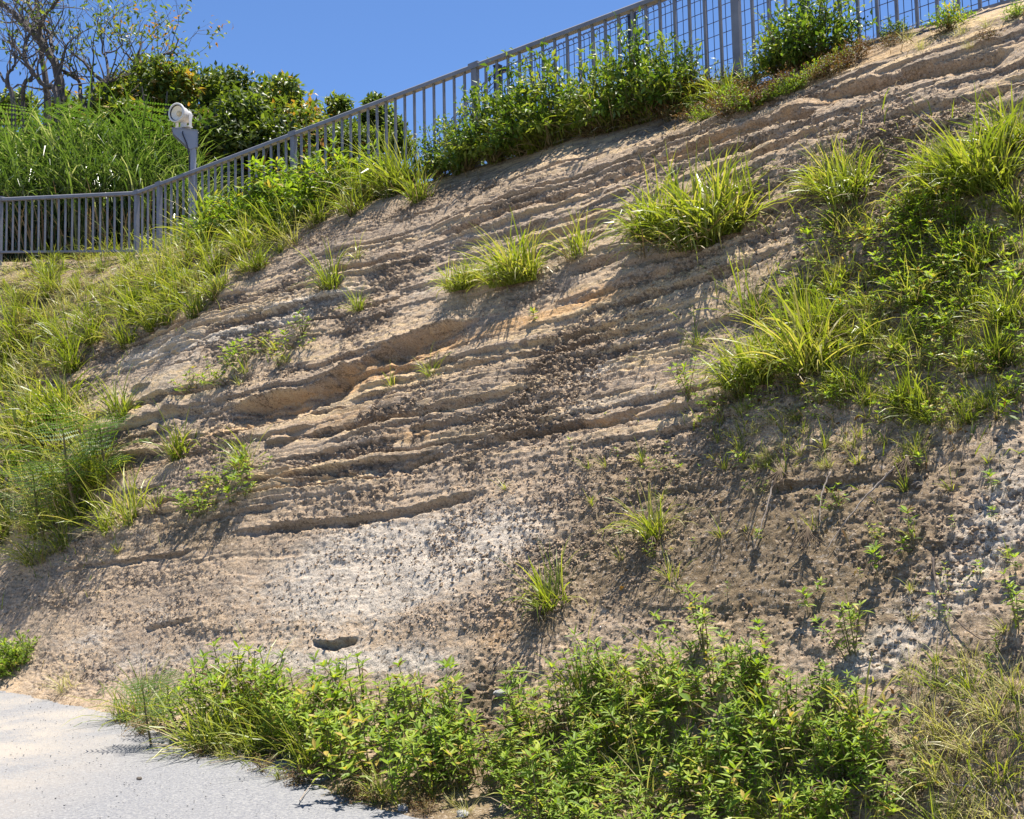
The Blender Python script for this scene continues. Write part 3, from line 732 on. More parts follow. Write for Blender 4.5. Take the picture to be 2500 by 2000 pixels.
cnt = {}
def plant(key, loc, h, name, label, cat, group=None, lean=None, vi=None, rz=None):
    vs = PROTO[key]; cnt[key] = cnt.get(key, -1) + 1; parts = vs[(cnt[key] if vi is None else vi) % len(vs)]
    e = empty(name, loc, scale=h)
    tilt = Vector((-N.x, -N.y, 0)) if lean is None else Vector((lean[0], lean[1], 0))
    amt = .2 if lean is None else math.hypot(lean[0], lean[1])
    q = Vector((0, 0, 1)).rotation_difference((Vector((0, 0, 1)) + tilt.normalized() * amt).normalized()) if amt else Euler((0, 0, 0)).to_quaternion()
    e.rotation_euler = (q.to_matrix() @ Matrix.Rotation(rng.uniform(0, 6.283) if rz is None else rz, 3, 'Z')).to_euler()
    for nm, me, mt in parts:
        if not me.materials: me.materials.append(M[mt])
        o = bpy.data.objects.new(nm, me); COL.objects.link(o); o.parent = e
    return tag(e, label, cat, group)

SZ = dict(lush=1.65, tuft=1.45, thin=1.5, long=1.45, pale=1.35, weed=1.2, rosette=1.2, shoot=1.1, creeper=1.35, bush=1.4, lowbush=1.2, brown=1.5, fern=1.05, dead=1.2)
def at_px(key, x, y, hp, name, label, cat, group=None, sink=.03, **kw):
    y0 = y; p = hit(x, y)
    while p is None or p.y > 21: y += 3; p = hit(x, y)
    hp = hp * SZ.get(key, 1.) + (y - y0)
    h = hp * OK * p.y / F
    p = p + N * sink * min(1, h * 2)
    return plant(key, p, h, name, label, cat, group, **kw)

def inpoly(x, y, poly):
    c = False; j = len(poly) - 1
    for i in range(len(poly)):
        xi, yi = poly[i]; xj, yj = poly[j]
        if (yi > y) != (yj > y) and x < (xj - xi) * (y - yi) / (yj - yi) + xi: c = not c
        j = i
    return c

def scatter(poly, n, mind, seed):
    r = random.Random(seed); x0 = min(p[0] for p in poly); x1 = max(p[0] for p in poly); y0 = min(p[1] for p in poly); y1 = max(p[1] for p in poly); out = []; tries = 0
    while len(out) < n and tries < n * 80:
        tries += 1; x = r.uniform(x0, x1); y = r.uniform(y0, y1)
        if inpoly(x, y, poly) and all((x - a) ** 2 + (y - b) ** 2 > mind * mind for a, b in out): out.append((x, y))
    return sorted(out, key=lambda p: p[1])

# ------------------------------------------------------------------ plants one can point to
T_ = 'grass tuft'
for key, x, y, h, label in [
    ('lush', 1430, 520, 150, 'largest bushy bright grass clump in the middle of the upper rock face'),
    ('lush', 1500, 490, 135, 'tall grass clump leaning on the right side of the largest grass clump'),
    ('lush', 1395, 490, 105, 'shorter grass clump on the left side of the largest grass clump'),
    ('lush', 1095, 588, 92, 'upright grass tuft above the long undercut ledge, tallest of three there'),
    ('lush', 975, 605, 62, 'spreading grass tuft at the left of the three above the undercut ledge'),
    ('thin', 1035, 600, 60, 'low grass tuft between the two taller tufts above the undercut ledge'),
    ('tuft', 1210, 545, 85, 'thin grass tuft alone to the right of the three above the ledge'),
    ('tuft', 690, 608, 75, 'pale grass tuft casting a long dark shadow on upper left rock'),
    ('thin', 750, 545, 48, 'small grass tuft with one white dead blade on the rock'),
    ('tuft', 757, 655, 48, 'small grass tuft on a brown soil lump above the undercut ledge'),
    ('long', 908, 790, 60, 'small bright grass tuft in the middle of the banded rock'),
    ('thin', 822, 815, 40, 'tiny grass tuft left of the bright tuft on the banded rock'),
    ('long', 1085, 330, 105, 'drooping grass tuft hanging below the green bush under the railing'),
    ('tuft', 1235, 240, 75, 'upright grass tuft between the two leafy bushes at the crest'),
    ('tuft', 1150, 240, 85, 'grass tuft poking out of the leafy bush below the mesh fence'),
    ('tuft', 880, 425, 80, 'grass tuft hanging over the crest left of the leafy bushes'),
    ('tuft', 842, 352, 80, 'tall grass tuft at the crest against the foot of the balusters'),
    ('tuft', 745, 450, 75, 'yellow grass tuft over a shaded soil lip near the crest'),
    ('tuft', 258, 880, 85, 'pale grass tuft above the feathery seedling on the left rock'),
    ('tuft', 372, 965, 95, 'tall narrow grass tuft alone on the lower left banded rock'),
    ('tuft', 510, 990, 85, 'grass tuft growing out of the small leafy patch on lower left rock'),
    ('long', 275, 1095, 130, 'long arching grass clump at the lower right corner of the left green band'),
    ('long', 225, 1120, 120, 'arching grass clump just left of the lower corner clump'),
    ('thin', 245, 1165, 45, 'small bright grass sprig below the arching clumps above pale rock'),
    ('thin', 325, 1075, 70, 'thin drooping grass sprig right of the arching clumps'),
    ('lush', 1790, 415, 95, 'bushy grass clump high on the right face below the pale rock'),
    ('lush', 1735, 400, 75, 'smaller grass clump at the left of the high right clump'),
    ('lush', 2065, 395, 130, 'big grass clump at the right with pale broad blades'),
    ('lush', 1985, 370, 85, 'grass clump left of the big broad bladed clump at right'),
    ('lush', 2135, 310, 100, 'grass clump cut by the right edge of the view above the others'),
    ('long', 1470, 725, 55, 'lone small grass tuft on bare rock left of the right green mass'),
    ('tuft', 1590, 670, 95, 'yellowish grass tuft at the upper left tip of the right green mass'),
    ('lush', 1690, 770, 125, 'broad grass clump at the centre of the right green mass'),
    ('lush', 1590, 800, 100, 'grass clump at the left edge of the right green mass'),
    ('lush', 1745, 690, 80, 'grass clump above the centre of the right green mass'),
    ('long', 1560, 840, 70, 'drooping grass clump at the lower left of the right green mass'),
    ('long', 1950, 885, 85, 'arching yellow grass tuft on the dark soil at right'),
    ('thin', 1563, 930, 55, 'small grass tuft below the right green mass on brown soil'),
    ('thin', 1275, 985, 38, 'tiny yellow grass sprig on the grey lower rock'),
    ('thin', 1350, 975, 40, 'tiny grass sprig just right of another on the grey lower rock'),
    ('thin', 1062, 1032, 36, 'tiny lone grass sprig above the smooth pale rock'),
    ('tuft', 1385, 1135, 95, 'grass tuft on a dark overhanging sod lump at right centre'),
    ('tuft', 1150, 1285, 105, 'grass tuft with exposed dark roots beside the orange rock patch'),
    ('thin', 1410, 1225, 70, 'thin grass sprig hanging below the dark sod lump'),
    ('thin', 1650, 1000, 50, 'small grass tuft with dark hanging roots on the brown ledge'),
    ('thin', 1745, 985, 36, 'small grass tuft in the brown soil right of the hanging roots'),
    ('long', 1930, 960, 55, 'dark grass tuft at the start of the pale gully rock'),
    ('long', 1610, 985, 46, 'small arching tuft left of the hanging roots on the brown ledge'),
]:
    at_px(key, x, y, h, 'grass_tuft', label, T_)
at_px('dead', 1712, 1118, 62, 'withered_tuft', 'withered straw grass tuft hanging upside down on the brown lower rock', T_)
at_px('dead', 1570, 1120, 42, 'withered_tuft', 'flattened withered grass tuft left of the hanging straw tuft', T_)

WD = 'weed'
for key, x, y, h, label in [
    ('rosette', 1845, 1215, 62, 'small leafy sapling with three stems standing alone on the lower right rock'),
    ('rosette', 1905, 1185, 50, 'leafy sprig beside the pale gully, right of the three stemmed sapling'),
    ('shoot', 1917, 1170, 130, 'thin upright weed with few leaves above the pale gully'),
    ('shoot', 1205, 965, 50, 'small bluish green weed on the grey middle rock'),
    ('rosette', 950, 1480, 85, 'leafy dark green weed in shadow at the edge of bare soil'),
    ('rosette', 1125, 690, 38, 'small yellow green weed in shade under the three grass tufts'),
    ('shoot', 1945, 1650, 150, 'single stalk weed standing on the soil at lower right'),
    ('shoot', 1895, 1480, 70, 'young green weed on bare soil just right of the foreground weed bed'),
    ('weed', 1478, 1380, 130, 'tall bushy weed sticking up at the top of the foreground bed'),
    ('weed', 1790, 1395, 120, 'tall weed with grass at the right shoulder of the foreground bed'),
    ('rosette', 1610, 1380, 62, 'twin stemmed sprig standing above the foreground weed bed'),
    ('weed', 2140, 1330, 110, 'leafy weed cut by the right edge low in the view'),
    ('rosette', 2140, 1215, 50, 'leafy sprig at the right edge above the pale gully'),
    ('rosette', 1700, 1300, 55, 'small bare stemmed weed on the brown lower rock'),
    ('weed', 1450, 850, 95, 'leafy weed alone at the left side of the right green mass'),
    ('lowbush', 22, 1405, 85, 'leafy weed clump at the left edge beside the gravel path'),
    ('lowbush', -5, 1430, 90, 'leafy weed cut by the left edge beside the gravel path'),
    ('lowbush', 48, 1395, 55, 'right hand small part of the leafy clump at the left edge beside the path'),
    ('rosette', 2125, 905, 60, 'reddish green sprig at the right edge above the pale gully'),
    ('rosette', 1935, 1000, 45, 'fresh leafy sprig at the top of the pale gully'),
]:
    at_px(key, x, y, h, 'weed', label, WD)

# ------------------------------------------------------------------ plants in beds
def bed(poly, n, mind, seed, kinds, hr, name, label, cat, group, yscale=None):
    for i, (x, y) in enumerate(scatter(poly, n, mind, seed)):
        k = kinds[(i * 7 + 3) % len(kinds)]
        h = rng.uniform(*hr) * (yscale(x, y) if yscale else 1)
        at_px(k, x, y, h, name, label, cat, group)
LB = [(0, 545), (90, 540), (230, 530), (330, 480), (420, 455), (500, 470), (590, 480), (610, 510), (560, 560), (440, 655), (330, 690), (220, 750), (120, 820), (0, 860)]
bed([(0, 560), (220, 545), (330, 560), (200, 650), (0, 690)], 46, 17, 1, ['thin', 'tuft', 'pale'], (34, 54), 'short_grass_clump', 'sparse yellow grass tuft on the brown bank under the left end of the railing', T_, 'sparse grass under the left railing')
bed([(0, 690), (200, 650), (330, 560), (420, 470), (500, 480), (600, 470), (640, 500), (560, 560), (440, 655), (330, 690), (230, 750), (120, 820), (0, 860)], 78, 21, 2, ['tuft', 'tuft', 'pale', 'tuft', 'long'], (52, 80), 'short_grass_clump', 'yellow green grass tuft in the dense grass band at the upper left', T_, 'grass band at the upper left')
bed([(0, 860), (100, 830), (200, 900), (215, 1000), (180, 1100), (150, 1170), (0, 1200)], 34, 24, 3, ['long', 'tuft', 'long', 'pale'], (95, 130), 'grass_tuft', 'tall grass tuft in the thick green corner at the left edge', T_, 'tall grass at the left edge')
bed([(640, 490), (820, 410), (850, 350), (760, 380), (600, 460)], 18, 22, 4, ['tuft', 'tuft', 'pale'], (52, 75), 'short_grass_clump', 'yellow grass tuft fringing the crest below the railing', T_, 'grass fringing the crest')
bed([(440, 455), (560, 395), (720, 340), (810, 345), (760, 385), (650, 430), (560, 450), (470, 470)], 22, 20, 5, ['lowbush', 'weed', 'lowbush'], (58, 78), 'crest_weed', 'leafy green weed in the row at the foot of the railing', WD, 'leafy weeds at the foot of the railing')
bed([(380, 1060), (520, 1000), (545, 1020), (500, 1070), (430, 1100), (370, 1110)], 13, 16, 6, ['creeper', 'creeper', 'rosette'], (42, 60), 'weed', 'low bright green weed in the small leafy patch on the lower left rock', WD, 'small leafy patch on lower left rock')
bed([(400, 830), (480, 770), (560, 720), (640, 700), (620, 760), (540, 800), (430, 835)], 17, 20, 7, ['rosette', 'thin', 'creeper', 'creeper'], (32, 52), 'weed', 'small creeping weed along the ledge on the left rock', WD, 'creeping weeds along the left ledge')
# right green mass
bed([(1700, 460), (2156, 430), (2156, 800), (1990, 870), (1800, 850), (1560, 830), (1530, 770), (1640, 640), (1720, 600)], 95, 20, 8, ['tuft', 'thin', 'pale', 'long', 'tuft'], (50, 88), 'grass_tuft', 'thin yellow green grass tuft within the overgrown right part of the face', T_, 'grass on the overgrown right face')
bed([(1885, 470), (2000, 470), (2060, 620), (2040, 790), (1930, 800), (1880, 620)], 40, 19, 9, ['weed', 'creeper', 'weed'], (65, 95), 'weed', 'bright leafy weed in the tall green column on the right face', WD, 'column of leafy weeds on the right face')
bed([(1700, 480), (1880, 480), (1880, 800), (1760, 860), (1560, 850), (1640, 700)], 30, 26, 10, ['rosette', 'creeper', 'creeper'], (40, 60), 'weed', 'small leafy weed among the grass on the right face', WD, 'small weeds among the right hand grass')
bed([(2050, 470), (2156, 430), (2156, 860), (2040, 870)], 22, 24, 11, ['rosette', 'creeper', 'weed'], (45, 75), 'weed', 'leafy weed near the right edge beside the green column', WD, 'weeds near the right edge')
bed([(1560, 860), (1990, 890), (2050, 930), (1900, 980), (1640, 990), (1450, 930), (1480, 880)], 26, 28, 12, ['thin', 'pale', 'thin'], (32, 52), 'grass_tuft', 'small grass tuft on the dark soil strip below the right green mass', T_, 'small tufts on the dark soil strip')
bed([(1480, 840), (2000, 850), (2156, 800), (2156, 880), (1980, 905), (1500, 885)], 30, 24, 25, ['tuft', 'creeper', 'long', 'thin', 'creeper'], (45, 66), 'fringe_plant', 'straggling green plant along the lower fringe of the right green mass', 'plant', 'lower fringe of the right green mass')
bed([(1180, 960), (1700, 1000), (2100, 960), (2150, 1300), (1900, 1330), (1500, 1280), (1300, 1200)], 34, 55, 26, ['thin', 'rosette', 'thin', 'shoot', 'creeper'], (32, 52), 'seedling', 'small scattered seedling on the bare lower right rock', 'plant', 'scattered seedlings on the lower right rock')
bed([(930, 360), (1250, 265), (1450, 190), (1300, 200), (1000, 330)], 15, 30, 27, ['long', 'tuft'], (62, 90), 'grass_tuft', 'yellow green grass blades growing through the crest bushes', T_, 'grass through the crest bushes')
bed([(1480, 960), (1640, 960), (1620, 1000), (1500, 990)], 5, 22, 13, ['thin'], (28, 40), 'grass_tuft', 'sparse grass sprig on the brown rock below the right mass', T_, 'sprigs on the brown rock')
# crest bushes in front of the fence
def crest(key, x, y, h, label, name='bush', cat='bush', group=None): at_px(key, x, y, h, name, label, cat, group, sink=0)
for key, x, y, h, label in [
    ('bush', 925, 365, 85, 'leafy bush at the left end of the crest bushes'), ('bush', 985, 345, 100, 'leafy bush second from the left end of the crest bushes'),
    ('bush', 1045, 300, 125, 'leafy bush in front of the post where the wire fence ends'), ('bush', 1110, 270, 130, 'dense leafy bush below the sloping wire mesh panel'),
    ('bush', 1175, 240, 125, 'leafy bush with grass blades through its crown'), ('bush', 1300, 205, 115, 'bush left of the black fence post'),
    ('bush', 1370, 190, 125, 'tallest bush in front of the black fence post'), ('bush', 1430, 180, 95, 'low bush right of the black fence post'),
    ('bush', 1675, 120, 115, 'tall glossy bush in front of the upper right mesh'), ('bush', 1735, 100, 125, 'glossy bush right beside the tall one at the upper right mesh'),
    ('bush', 1640, 130, 75, 'low bush left of the tall glossy bush at upper right'), ('lowbush', 1885, 75, 50, 'small leafy weed bush on the bare crest at upper right'),
    ('lowbush', 2000, 62, 75, 'yellow green bush at the top edge of the view'), ('lowbush', 2140, 38, 45, 'small bush in the top right corner'),
    ('lowbush', 1580, 235, 50, 'low glossy bush hanging over the crest under the tall bushes'), ('lowbush', 1545, 190, 60, 'low leafy bush among dry stalks on the crest')]:
    crest(key, x, y, h, label)
bed([(1330, 230), (1480, 190), (1640, 190), (1760, 130), (1830, 120), (1700, 190), (1560, 250), (1400, 260), (1330, 265)], 40, 16, 14, ['brown', 'lowbush', 'brown'], (42, 62), 'withered_weed', 'half withered leafy weed hanging along the crest below the wire fence', WD, 'withered weeds along the crest')
bed([(1180, 280), (1330, 240), (1250, 290)], 6, 22, 15, ['brown'], (35, 50), 'withered_weed', 'dry brown weed on the soil below the first crest bushes', WD, 'dry weeds below the crest bushes')
bed([(1800, 100), (1900, 85), (2100, 50), (2100, 90), (1900, 125)], 9, 24, 16, ['brown', 'pale'], (28, 40), 'withered_weed', 'dry stubble plant on the bare crest at the upper right', WD, 'dry stubble on the upper right crest')
bed([(1380, 190), (1560, 170), (1600, 200), (1420, 250)], 9, 26, 17, ['tuft', 'long'], (55, 80), 'grass_tuft', 'yellow grass tuft among withered weeds on the crest', T_, 'grass among withered weeds on the crest')
# foreground weed bed
FB = [(1090, 1530), (1150, 1490), (1260, 1440), (1450, 1440), (1700, 1455), (1790, 1480), (1840, 1560), (1890, 1700), (1900, 1800), (1400, 1830), (1150, 1800), (1050, 1720), (1080, 1600)]
bed(FB, 125, 26, 18, ['weed', 'weed', 'shoot', 'weed', 'creeper', 'weed'], (80, 145), 'weed', 'leafy green weed in the dense bed at the foot of the slope', WD, 'dense weed bed in the right foreground')
bed(FB, 26, 45, 19, ['long', 'pale', 'thin'], (90, 140), 'grass_tuft', 'long grass sprig growing up through the foreground weed bed', T_, 'grass through the foreground weeds')
bed([(1010, 1690), (1080, 1600), (1080, 1720)], 6, 22, 20, ['weed'], (75, 110), 'weed', 'leafy weed at the left tip of the foreground bed', WD, 'weeds at the left tip of the bed')
# left foreground strip beside the path
bed([(370, 1560), (640, 1630), (800, 1690), (990, 1690), (990, 1600), (840, 1530), (600, 1500), (400, 1500)], 46, 26, 21, ['weed', 'weed', 'creeper', 'weed'], (105, 145), 'weed', 'leafy green weed in the strip beside the gravel path', WD, 'weeds in the strip beside the path')
bed([(420, 1580), (560, 1600), (700, 1650), (680, 1560), (520, 1510)], 12, 28, 22, ['long'], (125, 165), 'grass_tuft', 'long arching grass tuft in the strip beside the gravel path', T_, 'grass in the strip beside the path')
for key, x, y, h, label in [('long', 300, 1500, 125, 'pale upright grass tuft at the left end of the strip beside the path'), ('long', 330, 1520, 115, 'grass tuft behind the feathery seedling beside the path'),
                            ('long', 260, 1520, 90, 'short grass tuft at the very left tip of the strip beside the path'), ('pale', 135, 1455, 55, 'small dry grass tuft alone at the path edge on the left'), ('long', 800, 1690, 90, 'arching grass tuft lying over the path edge')]:
    at_px(key, x, y, h, 'grass_tuft', label, T_)
for x, y, h, label in [(310, 1570, 150, 'feathery leaved seedling at the left end of the strip beside the path'), (365, 1545, 130, 'second feathery seedling just right of the leftmost one beside the path'),
                       (165, 1110, 250, 'large feathery leaved shrub in the thick green at the left edge'), (90, 1150, 190, 'smaller feathery shrub left of the large one at the left edge'), (235, 1050, 190, 'feathery seedling with drooping fronds over the rock at left')]:
    at_px('fern', x, y, h, 'feathery_shrub', label, 'shrub')
bed([(250, 1530), (420, 1592), (600, 1645), (820, 1705), (985, 1725), (985, 1690), (800, 1660), (600, 1600), (400, 1560), (260, 1500)], 30, 17, 28, ['brown', 'thin', 'pale', 'brown'], (30, 48), 'edge_weed', 'half dry low weed along the ragged edge of the gravel path', WD, 'dry weeds along the path edge')
# right foreground grass
bed([(1900, 1560), (2000, 1450), (2156, 1420), (2156, 1800), (1920, 1800)], 17, 48, 23, ['pale', 'pale', 'long', 'pale'], (85, 130), 'grass_tuft', 'long straw coloured grass tuft in the lower right corner', T_, 'straw coloured grass at lower right')
bed([(1900, 1450), (2120, 1280), (2156, 1440), (1950, 1600)], 10, 40, 24, ['thin', 'shoot', 'pale'], (50, 75), 'grass_tuft', 'thin yellow sprig on the soil right of the pale gully', T_, 'sprigs right of the pale gully')

# ------------------------------------------------------------------ ground litter and short growth (nobody could count it)
gp = P.reshape(-1, 3); gox = OX.ravel(); goy = OY.ravel(); gdep = DEP.ravel()
da = np.gradient(aa); cell = (da[:, None] * np.gradient(NN, axis=1)).ravel()
vis = (gox > -150) & (gox < 2300) & (goy > -60) & (goy < 1800) & (T.ravel() > -.3)
def pick(n, wgt, seed):
    g = np.random.default_rng(seed); w = np.clip(wgt, 0, None) * cell * vis / np.clip(gdep, 3, None) ** .7; w = w / w.sum()
    return g.choice(len(w), n, p=w), g
def blob(L): return np.clip(blobs(gox, goy, L), 0, 1.5)
def litter(name, label, n, wgt, seed, hr, wid, matk, flat=.5, tint=(.1, .9)):
    ii, g = pick(n, wgt, seed); p = gp[ii].astype(float); az = g.uniform(0, 6.283, n); th = g.uniform(.1, 1.3, n) * (1 + flat * .3); L = g.uniform(*hr, n); w = wid * g.uniform(.6, 1.4, n)
    d1 = np.stack([np.cos(az) * np.sin(th), np.sin(az) * np.sin(th), np.cos(th)], 1); th2 = th + g.uniform(.2, .9, n)
    d2 = np.stack([np.cos(az) * np.sin(th2), np.sin(az) * np.sin(th2), np.cos(th2)], 1)
    a2 = g.uniform(0, 6.283, n); sd = np.stack([np.cos(a2), np.sin(a2), 0 * a2], 1) * (w / 2)[:, None]
    p0 = p - d1 * .01; pm_ = p0 + d1 * (L * .55)[:, None]; pt = pm_ + d2 * (L * .45)[:, None]
    V_ = np.stack([p0 - sd, p0 + sd, pm_ + sd * .9, pm_ - sd * .9, pt], 1).reshape(-1, 3); b = np.arange(n)[:, None] * 5
    me = np_mesh(name, V_, b + np.array([[0, 1, 2, 3]]), b + np.array([[3, 2, 4]]))
    a = me.attributes.new('tint', 'FLOAT', 'POINT'); a.data.foreach_set('value', np.repeat(g.uniform(*tint, n), 5).astype(np.float32))
    o = link(name, me, [M[matk]]); tag(o, label, 'ground cover', kind='stuff'); return o
GREENZ = [(130, 610, 240, 60, 0, .8), (1800, 870, 320, 40, 0, .8), (150, 690, 300, 120, -30, 1.2), (60, 1000, 160, 220, 0, 1.), (620, 440, 260, 50, -28, 1.), (1880, 680, 320, 240, 0, 1.6), (2050, 400, 200, 110, 0, 1.), (1780, 900, 300, 60, 0, .6), (1500, 1620, 420, 150, 0, .8), (640, 1600, 380, 90, 10, .8), (2060, 1600, 180, 200, 0, .9), (450, 1060, 110, 50, -20, .5), (520, 775, 150, 40, -30, .4)]
DRYZ = GREENZ + [(700, 1690, 420, 45, 10, 1.5), (1200, 1760, 300, 60, 0, 1.2), (2000, 85, 200, 25, -12, 1.), (130, 590, 240, 60, 0, 1.), (1450, 220, 300, 60, -18, .9), (1900, 100, 300, 30, -10, .6), (1640, 1130, 300, 100, 0, .5), (1000, 370, 150, 50, -20, .5), (1400, 1180, 150, 80, 0, .5), (150, 1450, 150, 30, 10, .7), (1950, 250, 200, 40, -10, .3)]
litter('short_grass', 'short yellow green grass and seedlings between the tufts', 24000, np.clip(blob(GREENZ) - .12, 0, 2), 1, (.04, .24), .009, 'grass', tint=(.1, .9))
litter('dead_grass', 'dead straw and dry leaf litter on the soil', 13000, np.clip(blob(DRYZ) - .1, 0, 2), 2, (.03, .16), .009, 'straw', 1., tint=(0, .9))
litter('creeping_weed', 'tiny creeping leaves over the brown soil', 14000, np.clip(blob(BROWN) * .4 + blob(GREENZ) - .45, 0, 2), 3, (.02, .06), .022, 'brownleaf', .5, tint=(.2, 1.))
# crumbs of rock
OCT = np.array([(1, 0, 0), (-1, 0, 0), (0, 1, 0), (0, -1, 0), (0, 0, 1), (0, 0, -1)], float)
OF = np.array([(0, 2, 4), (2, 1, 4), (1, 3, 4), (3, 0, 4), (2, 0, 5), (1, 2, 5), (3, 1, 5), (0, 3, 5)])
def crumbs(name, label, n, wgt, seed, sr, matk, pts=None):
    if pts is None: ii, g = pick(n, wgt, seed); p = gp[ii].astype(float)
    else: g = np.random.default_rng(seed); p = pts
    s_ = sr[0] * (sr[1] / sr[0]) ** (g.random(n) ** 2.2); V_ = OCT[None] * g.uniform(.45, 1.25, (n, 6, 1)) + g.normal(0, .18, (n, 6, 3))
    a = g.uniform(0, 6.283, n); c, si = np.cos(a), np.sin(a); x = V_[..., 0] * c[:, None] - V_[..., 1] * si[:, None]; y = V_[..., 0] * si[:, None] + V_[..., 1] * c[:, None]
    V_ = np.stack([x, y, V_[..., 2] * .75], -1) * s_[:, None, None] + p[:, None]
    me = np_mesh(name, V_.reshape(-1, 3), None, (np.arange(n)[:, None, None] * 6 + OF[None]).reshape(-1, 3))
    o = link(name, me, [M[matk]]); tag(o, label, 'rubble', kind='stuff'); return o
CR_ = [(1130, 760, 200, 40, -16, 1.3), (1100, 860, 220, 40, -13, 1.2), (800, 880, 250, 50, -15, .7), (1250, 1000, 250, 60, -8, .7), (900, 1250, 300, 120, 0, .5), (1950, 280, 250, 70, -12, .9), (1000, 390, 200, 40, -22, .8), (1700, 350, 250, 80, -15, .5), (600, 900, 250, 60, -18, .6), (500, 1290, 450, 110, -5, 1.2), (1000, 1220, 350, 120, 0, .9), (1400, 1150, 350, 140, 0, .9), (700, 480, 150, 60, -25, .6), (560, 830, 200, 50, -20, .5), (1950, 1250, 250, 60, -45, .7)]
rockw = (T.ravel() > .03) * (T.ravel() < 1.02)
crumbs('rock_crumbs', 'loose crumbs of weathered rock on the cut face', 70000, (blob(CR_) + .12) * rockw * np.clip(soft.ravel() - .04, .0, 1), 5, (.0045, .019), 'rockcrumb' if 'rockcrumb' in M else 'stone', None)
crumbs('soil_crumbs', 'dark soil crumbs on the cut face', 7000, np.clip(blob(BROWN) * (.3 + wn.ravel()) * 1.5, 0, 2) * rockw, 6, (.004, .016), 'soilcrumb' if 'soilcrumb' in M else 'stone', None)
g = np.random.default_rng(9); pts = np.stack([g.uniform(-6.5, .6, 9000), g.uniform(5, 11, 9000), np.full(9000, .008)], 1)
crumbs('loose_gravel', 'fine loose gravel grains on the pale path', 9000, None, 10, (.002, .008), 'greystone', pts)

# ------------------------------------------------------------------ sticks, roots, single stones
def stick(pts, r0, r1, name, label, matk, lift=.03, group=None):
    w = []
    for x, y in pts:
        p = hit(x, y); w.append(p - N * lift + up * lift * .5)
    c = w[0].copy(); m = MB(); n = len(w) * 4; q = []
    for i in range(n + 1):                          # smooth through the points
        t = i / n * (len(w) - 1); k = min(int(t), len(w) - 2); f = t - k
        a, b, c2, d = w[max(k - 1, 0)], w[k], w[k + 1], w[min(k + 2, len(w) - 1)]
        q.append(.5 * ((2 * b) + (c2 - a) * f + (2 * a - 5 * b + 4 * c2 - d) * f * f + (3 * b - a - 3 * c2 + d) * f ** 3) - c + rv(rng) * r0 * .3)
    m.tube(q, [(r0 + (r1 - r0) * i / n) * .55 * (1 - .45 * i / n) for i in range(n + 1)], 5, .5)
    o = m.build(name, M[matk], None, True); o.location = c; tag(o, label, 'stick', group)
for pts, r0, r1, matk, label in [
    ([(1635, 1015), (1625, 1060), (1600, 1140), (1588, 1170)], .012, .006, 'stick', 'pale dead stalk hanging down the brown rock'),
    ([(1755, 1000), (1738, 1040), (1733, 1085), (1735, 1115)], .011, .006, 'stick', 'pale crooked stalk right of the straight hanging stalk'),
    ([(1890, 990), (1840, 1040), (1790, 1100), (1745, 1165)], .012, .007, 'stick', 'long grey stick lying diagonally above the pale gully'),
    ([(2156, 820), (2110, 850), (2050, 890)], .012, .006, 'stick', 'pale bent stick at the right edge below the green mass'),
    ([(1515, 1040), (1490, 1065), (1455, 1090)], .008, .004, 'stick', 'short pale stick left of the hanging stalks'),
    ([(1970, 1180), (1980, 1240), (2010, 1300), (2060, 1345), (2110, 1355)], .013, .006, 'twig', 'thin dark bent twig lying across the lower right soil'),
    ([(905, 1470), (930, 1500), (985, 1535), (1055, 1560)], .008, .004, 'stick', 'thin pale stem curving over the bare soil'),
    ([(2010, 1655), (2060, 1665), (2110, 1690), (2160, 1730)], .009, .006, 'stick', 'long pale straw lying in the lower right corner'),
    ([(640, 1690), (665, 1655), (700, 1630)], .007, .004, 'stick', 'dry straw stalk lying on the path edge'),
    ([(350, 1590), (430, 1600), (500, 1580)], .007, .004, 'stick', 'pale straw lying on the gravel at the strip'),
    ([(450, 1610), (510, 1600), (580, 1575)], .007, .004, 'stick', 'second straw crossing the first one on the gravel'),
    ([(1350, 1640), (1400, 1600), (1450, 1570)], .012, .007, 'twig', 'dark curved twig inside the foreground weed bed'),
    ([(1330, 1725), (1370, 1690), (1420, 1665)], .012, .007, 'stick', 'pale curved branch at the bottom of the foreground bed'),
    ([(460, 1150), (440, 1130), (420, 1112)], .006, .003, 'twig', 'small dark twig on the lower left ledge'),
    ([(470, 960), (465, 985), (460, 1010)], .006, .003, 'stick', 'short pinkish stalk beside the lower left leafy patch')]:
    stick(pts, r0, r1, 'dead_stick', label, matk)
for i, (x, y, L) in enumerate([(1655, 1000, 62), (1920, 975, 60), (1150, 1285, 75), (1385, 1140, 70), (1712, 1120, 75)]):
    m = MB(); p0 = hit(x, y); r = random.Random(i)
    for k in range(15):
        a = r.uniform(-.7, .7); Lw = L * OK * p0.y / F * r.uniform(.4, 1.); q = [Vector((0, 0, 0))]
        for j in range(5):
            a += r.uniform(-.25, .25); q.append(q[-1] + (D * math.sin(a) - up * .8 * math.cos(a) - N * .62 * math.cos(a) + rv(r) * .08) * (Lw / 5))
        m.tube(q, [.006, .005, .004, .003, .002, .001], 4, .5)
    o = m.build('root_mass', M['root'], None, True); o.location = p0 - N * .05 + up * .03
    tag(o, ['dark roots hanging under the small tuft on the brown ledge', 'dark roots hanging under the tuft by the pale gully', 'dark roots spreading below the tuft beside the orange patch', 'dark roots under the overhanging sod lump', 'straw roots below the withered tuft'][i], 'roots')
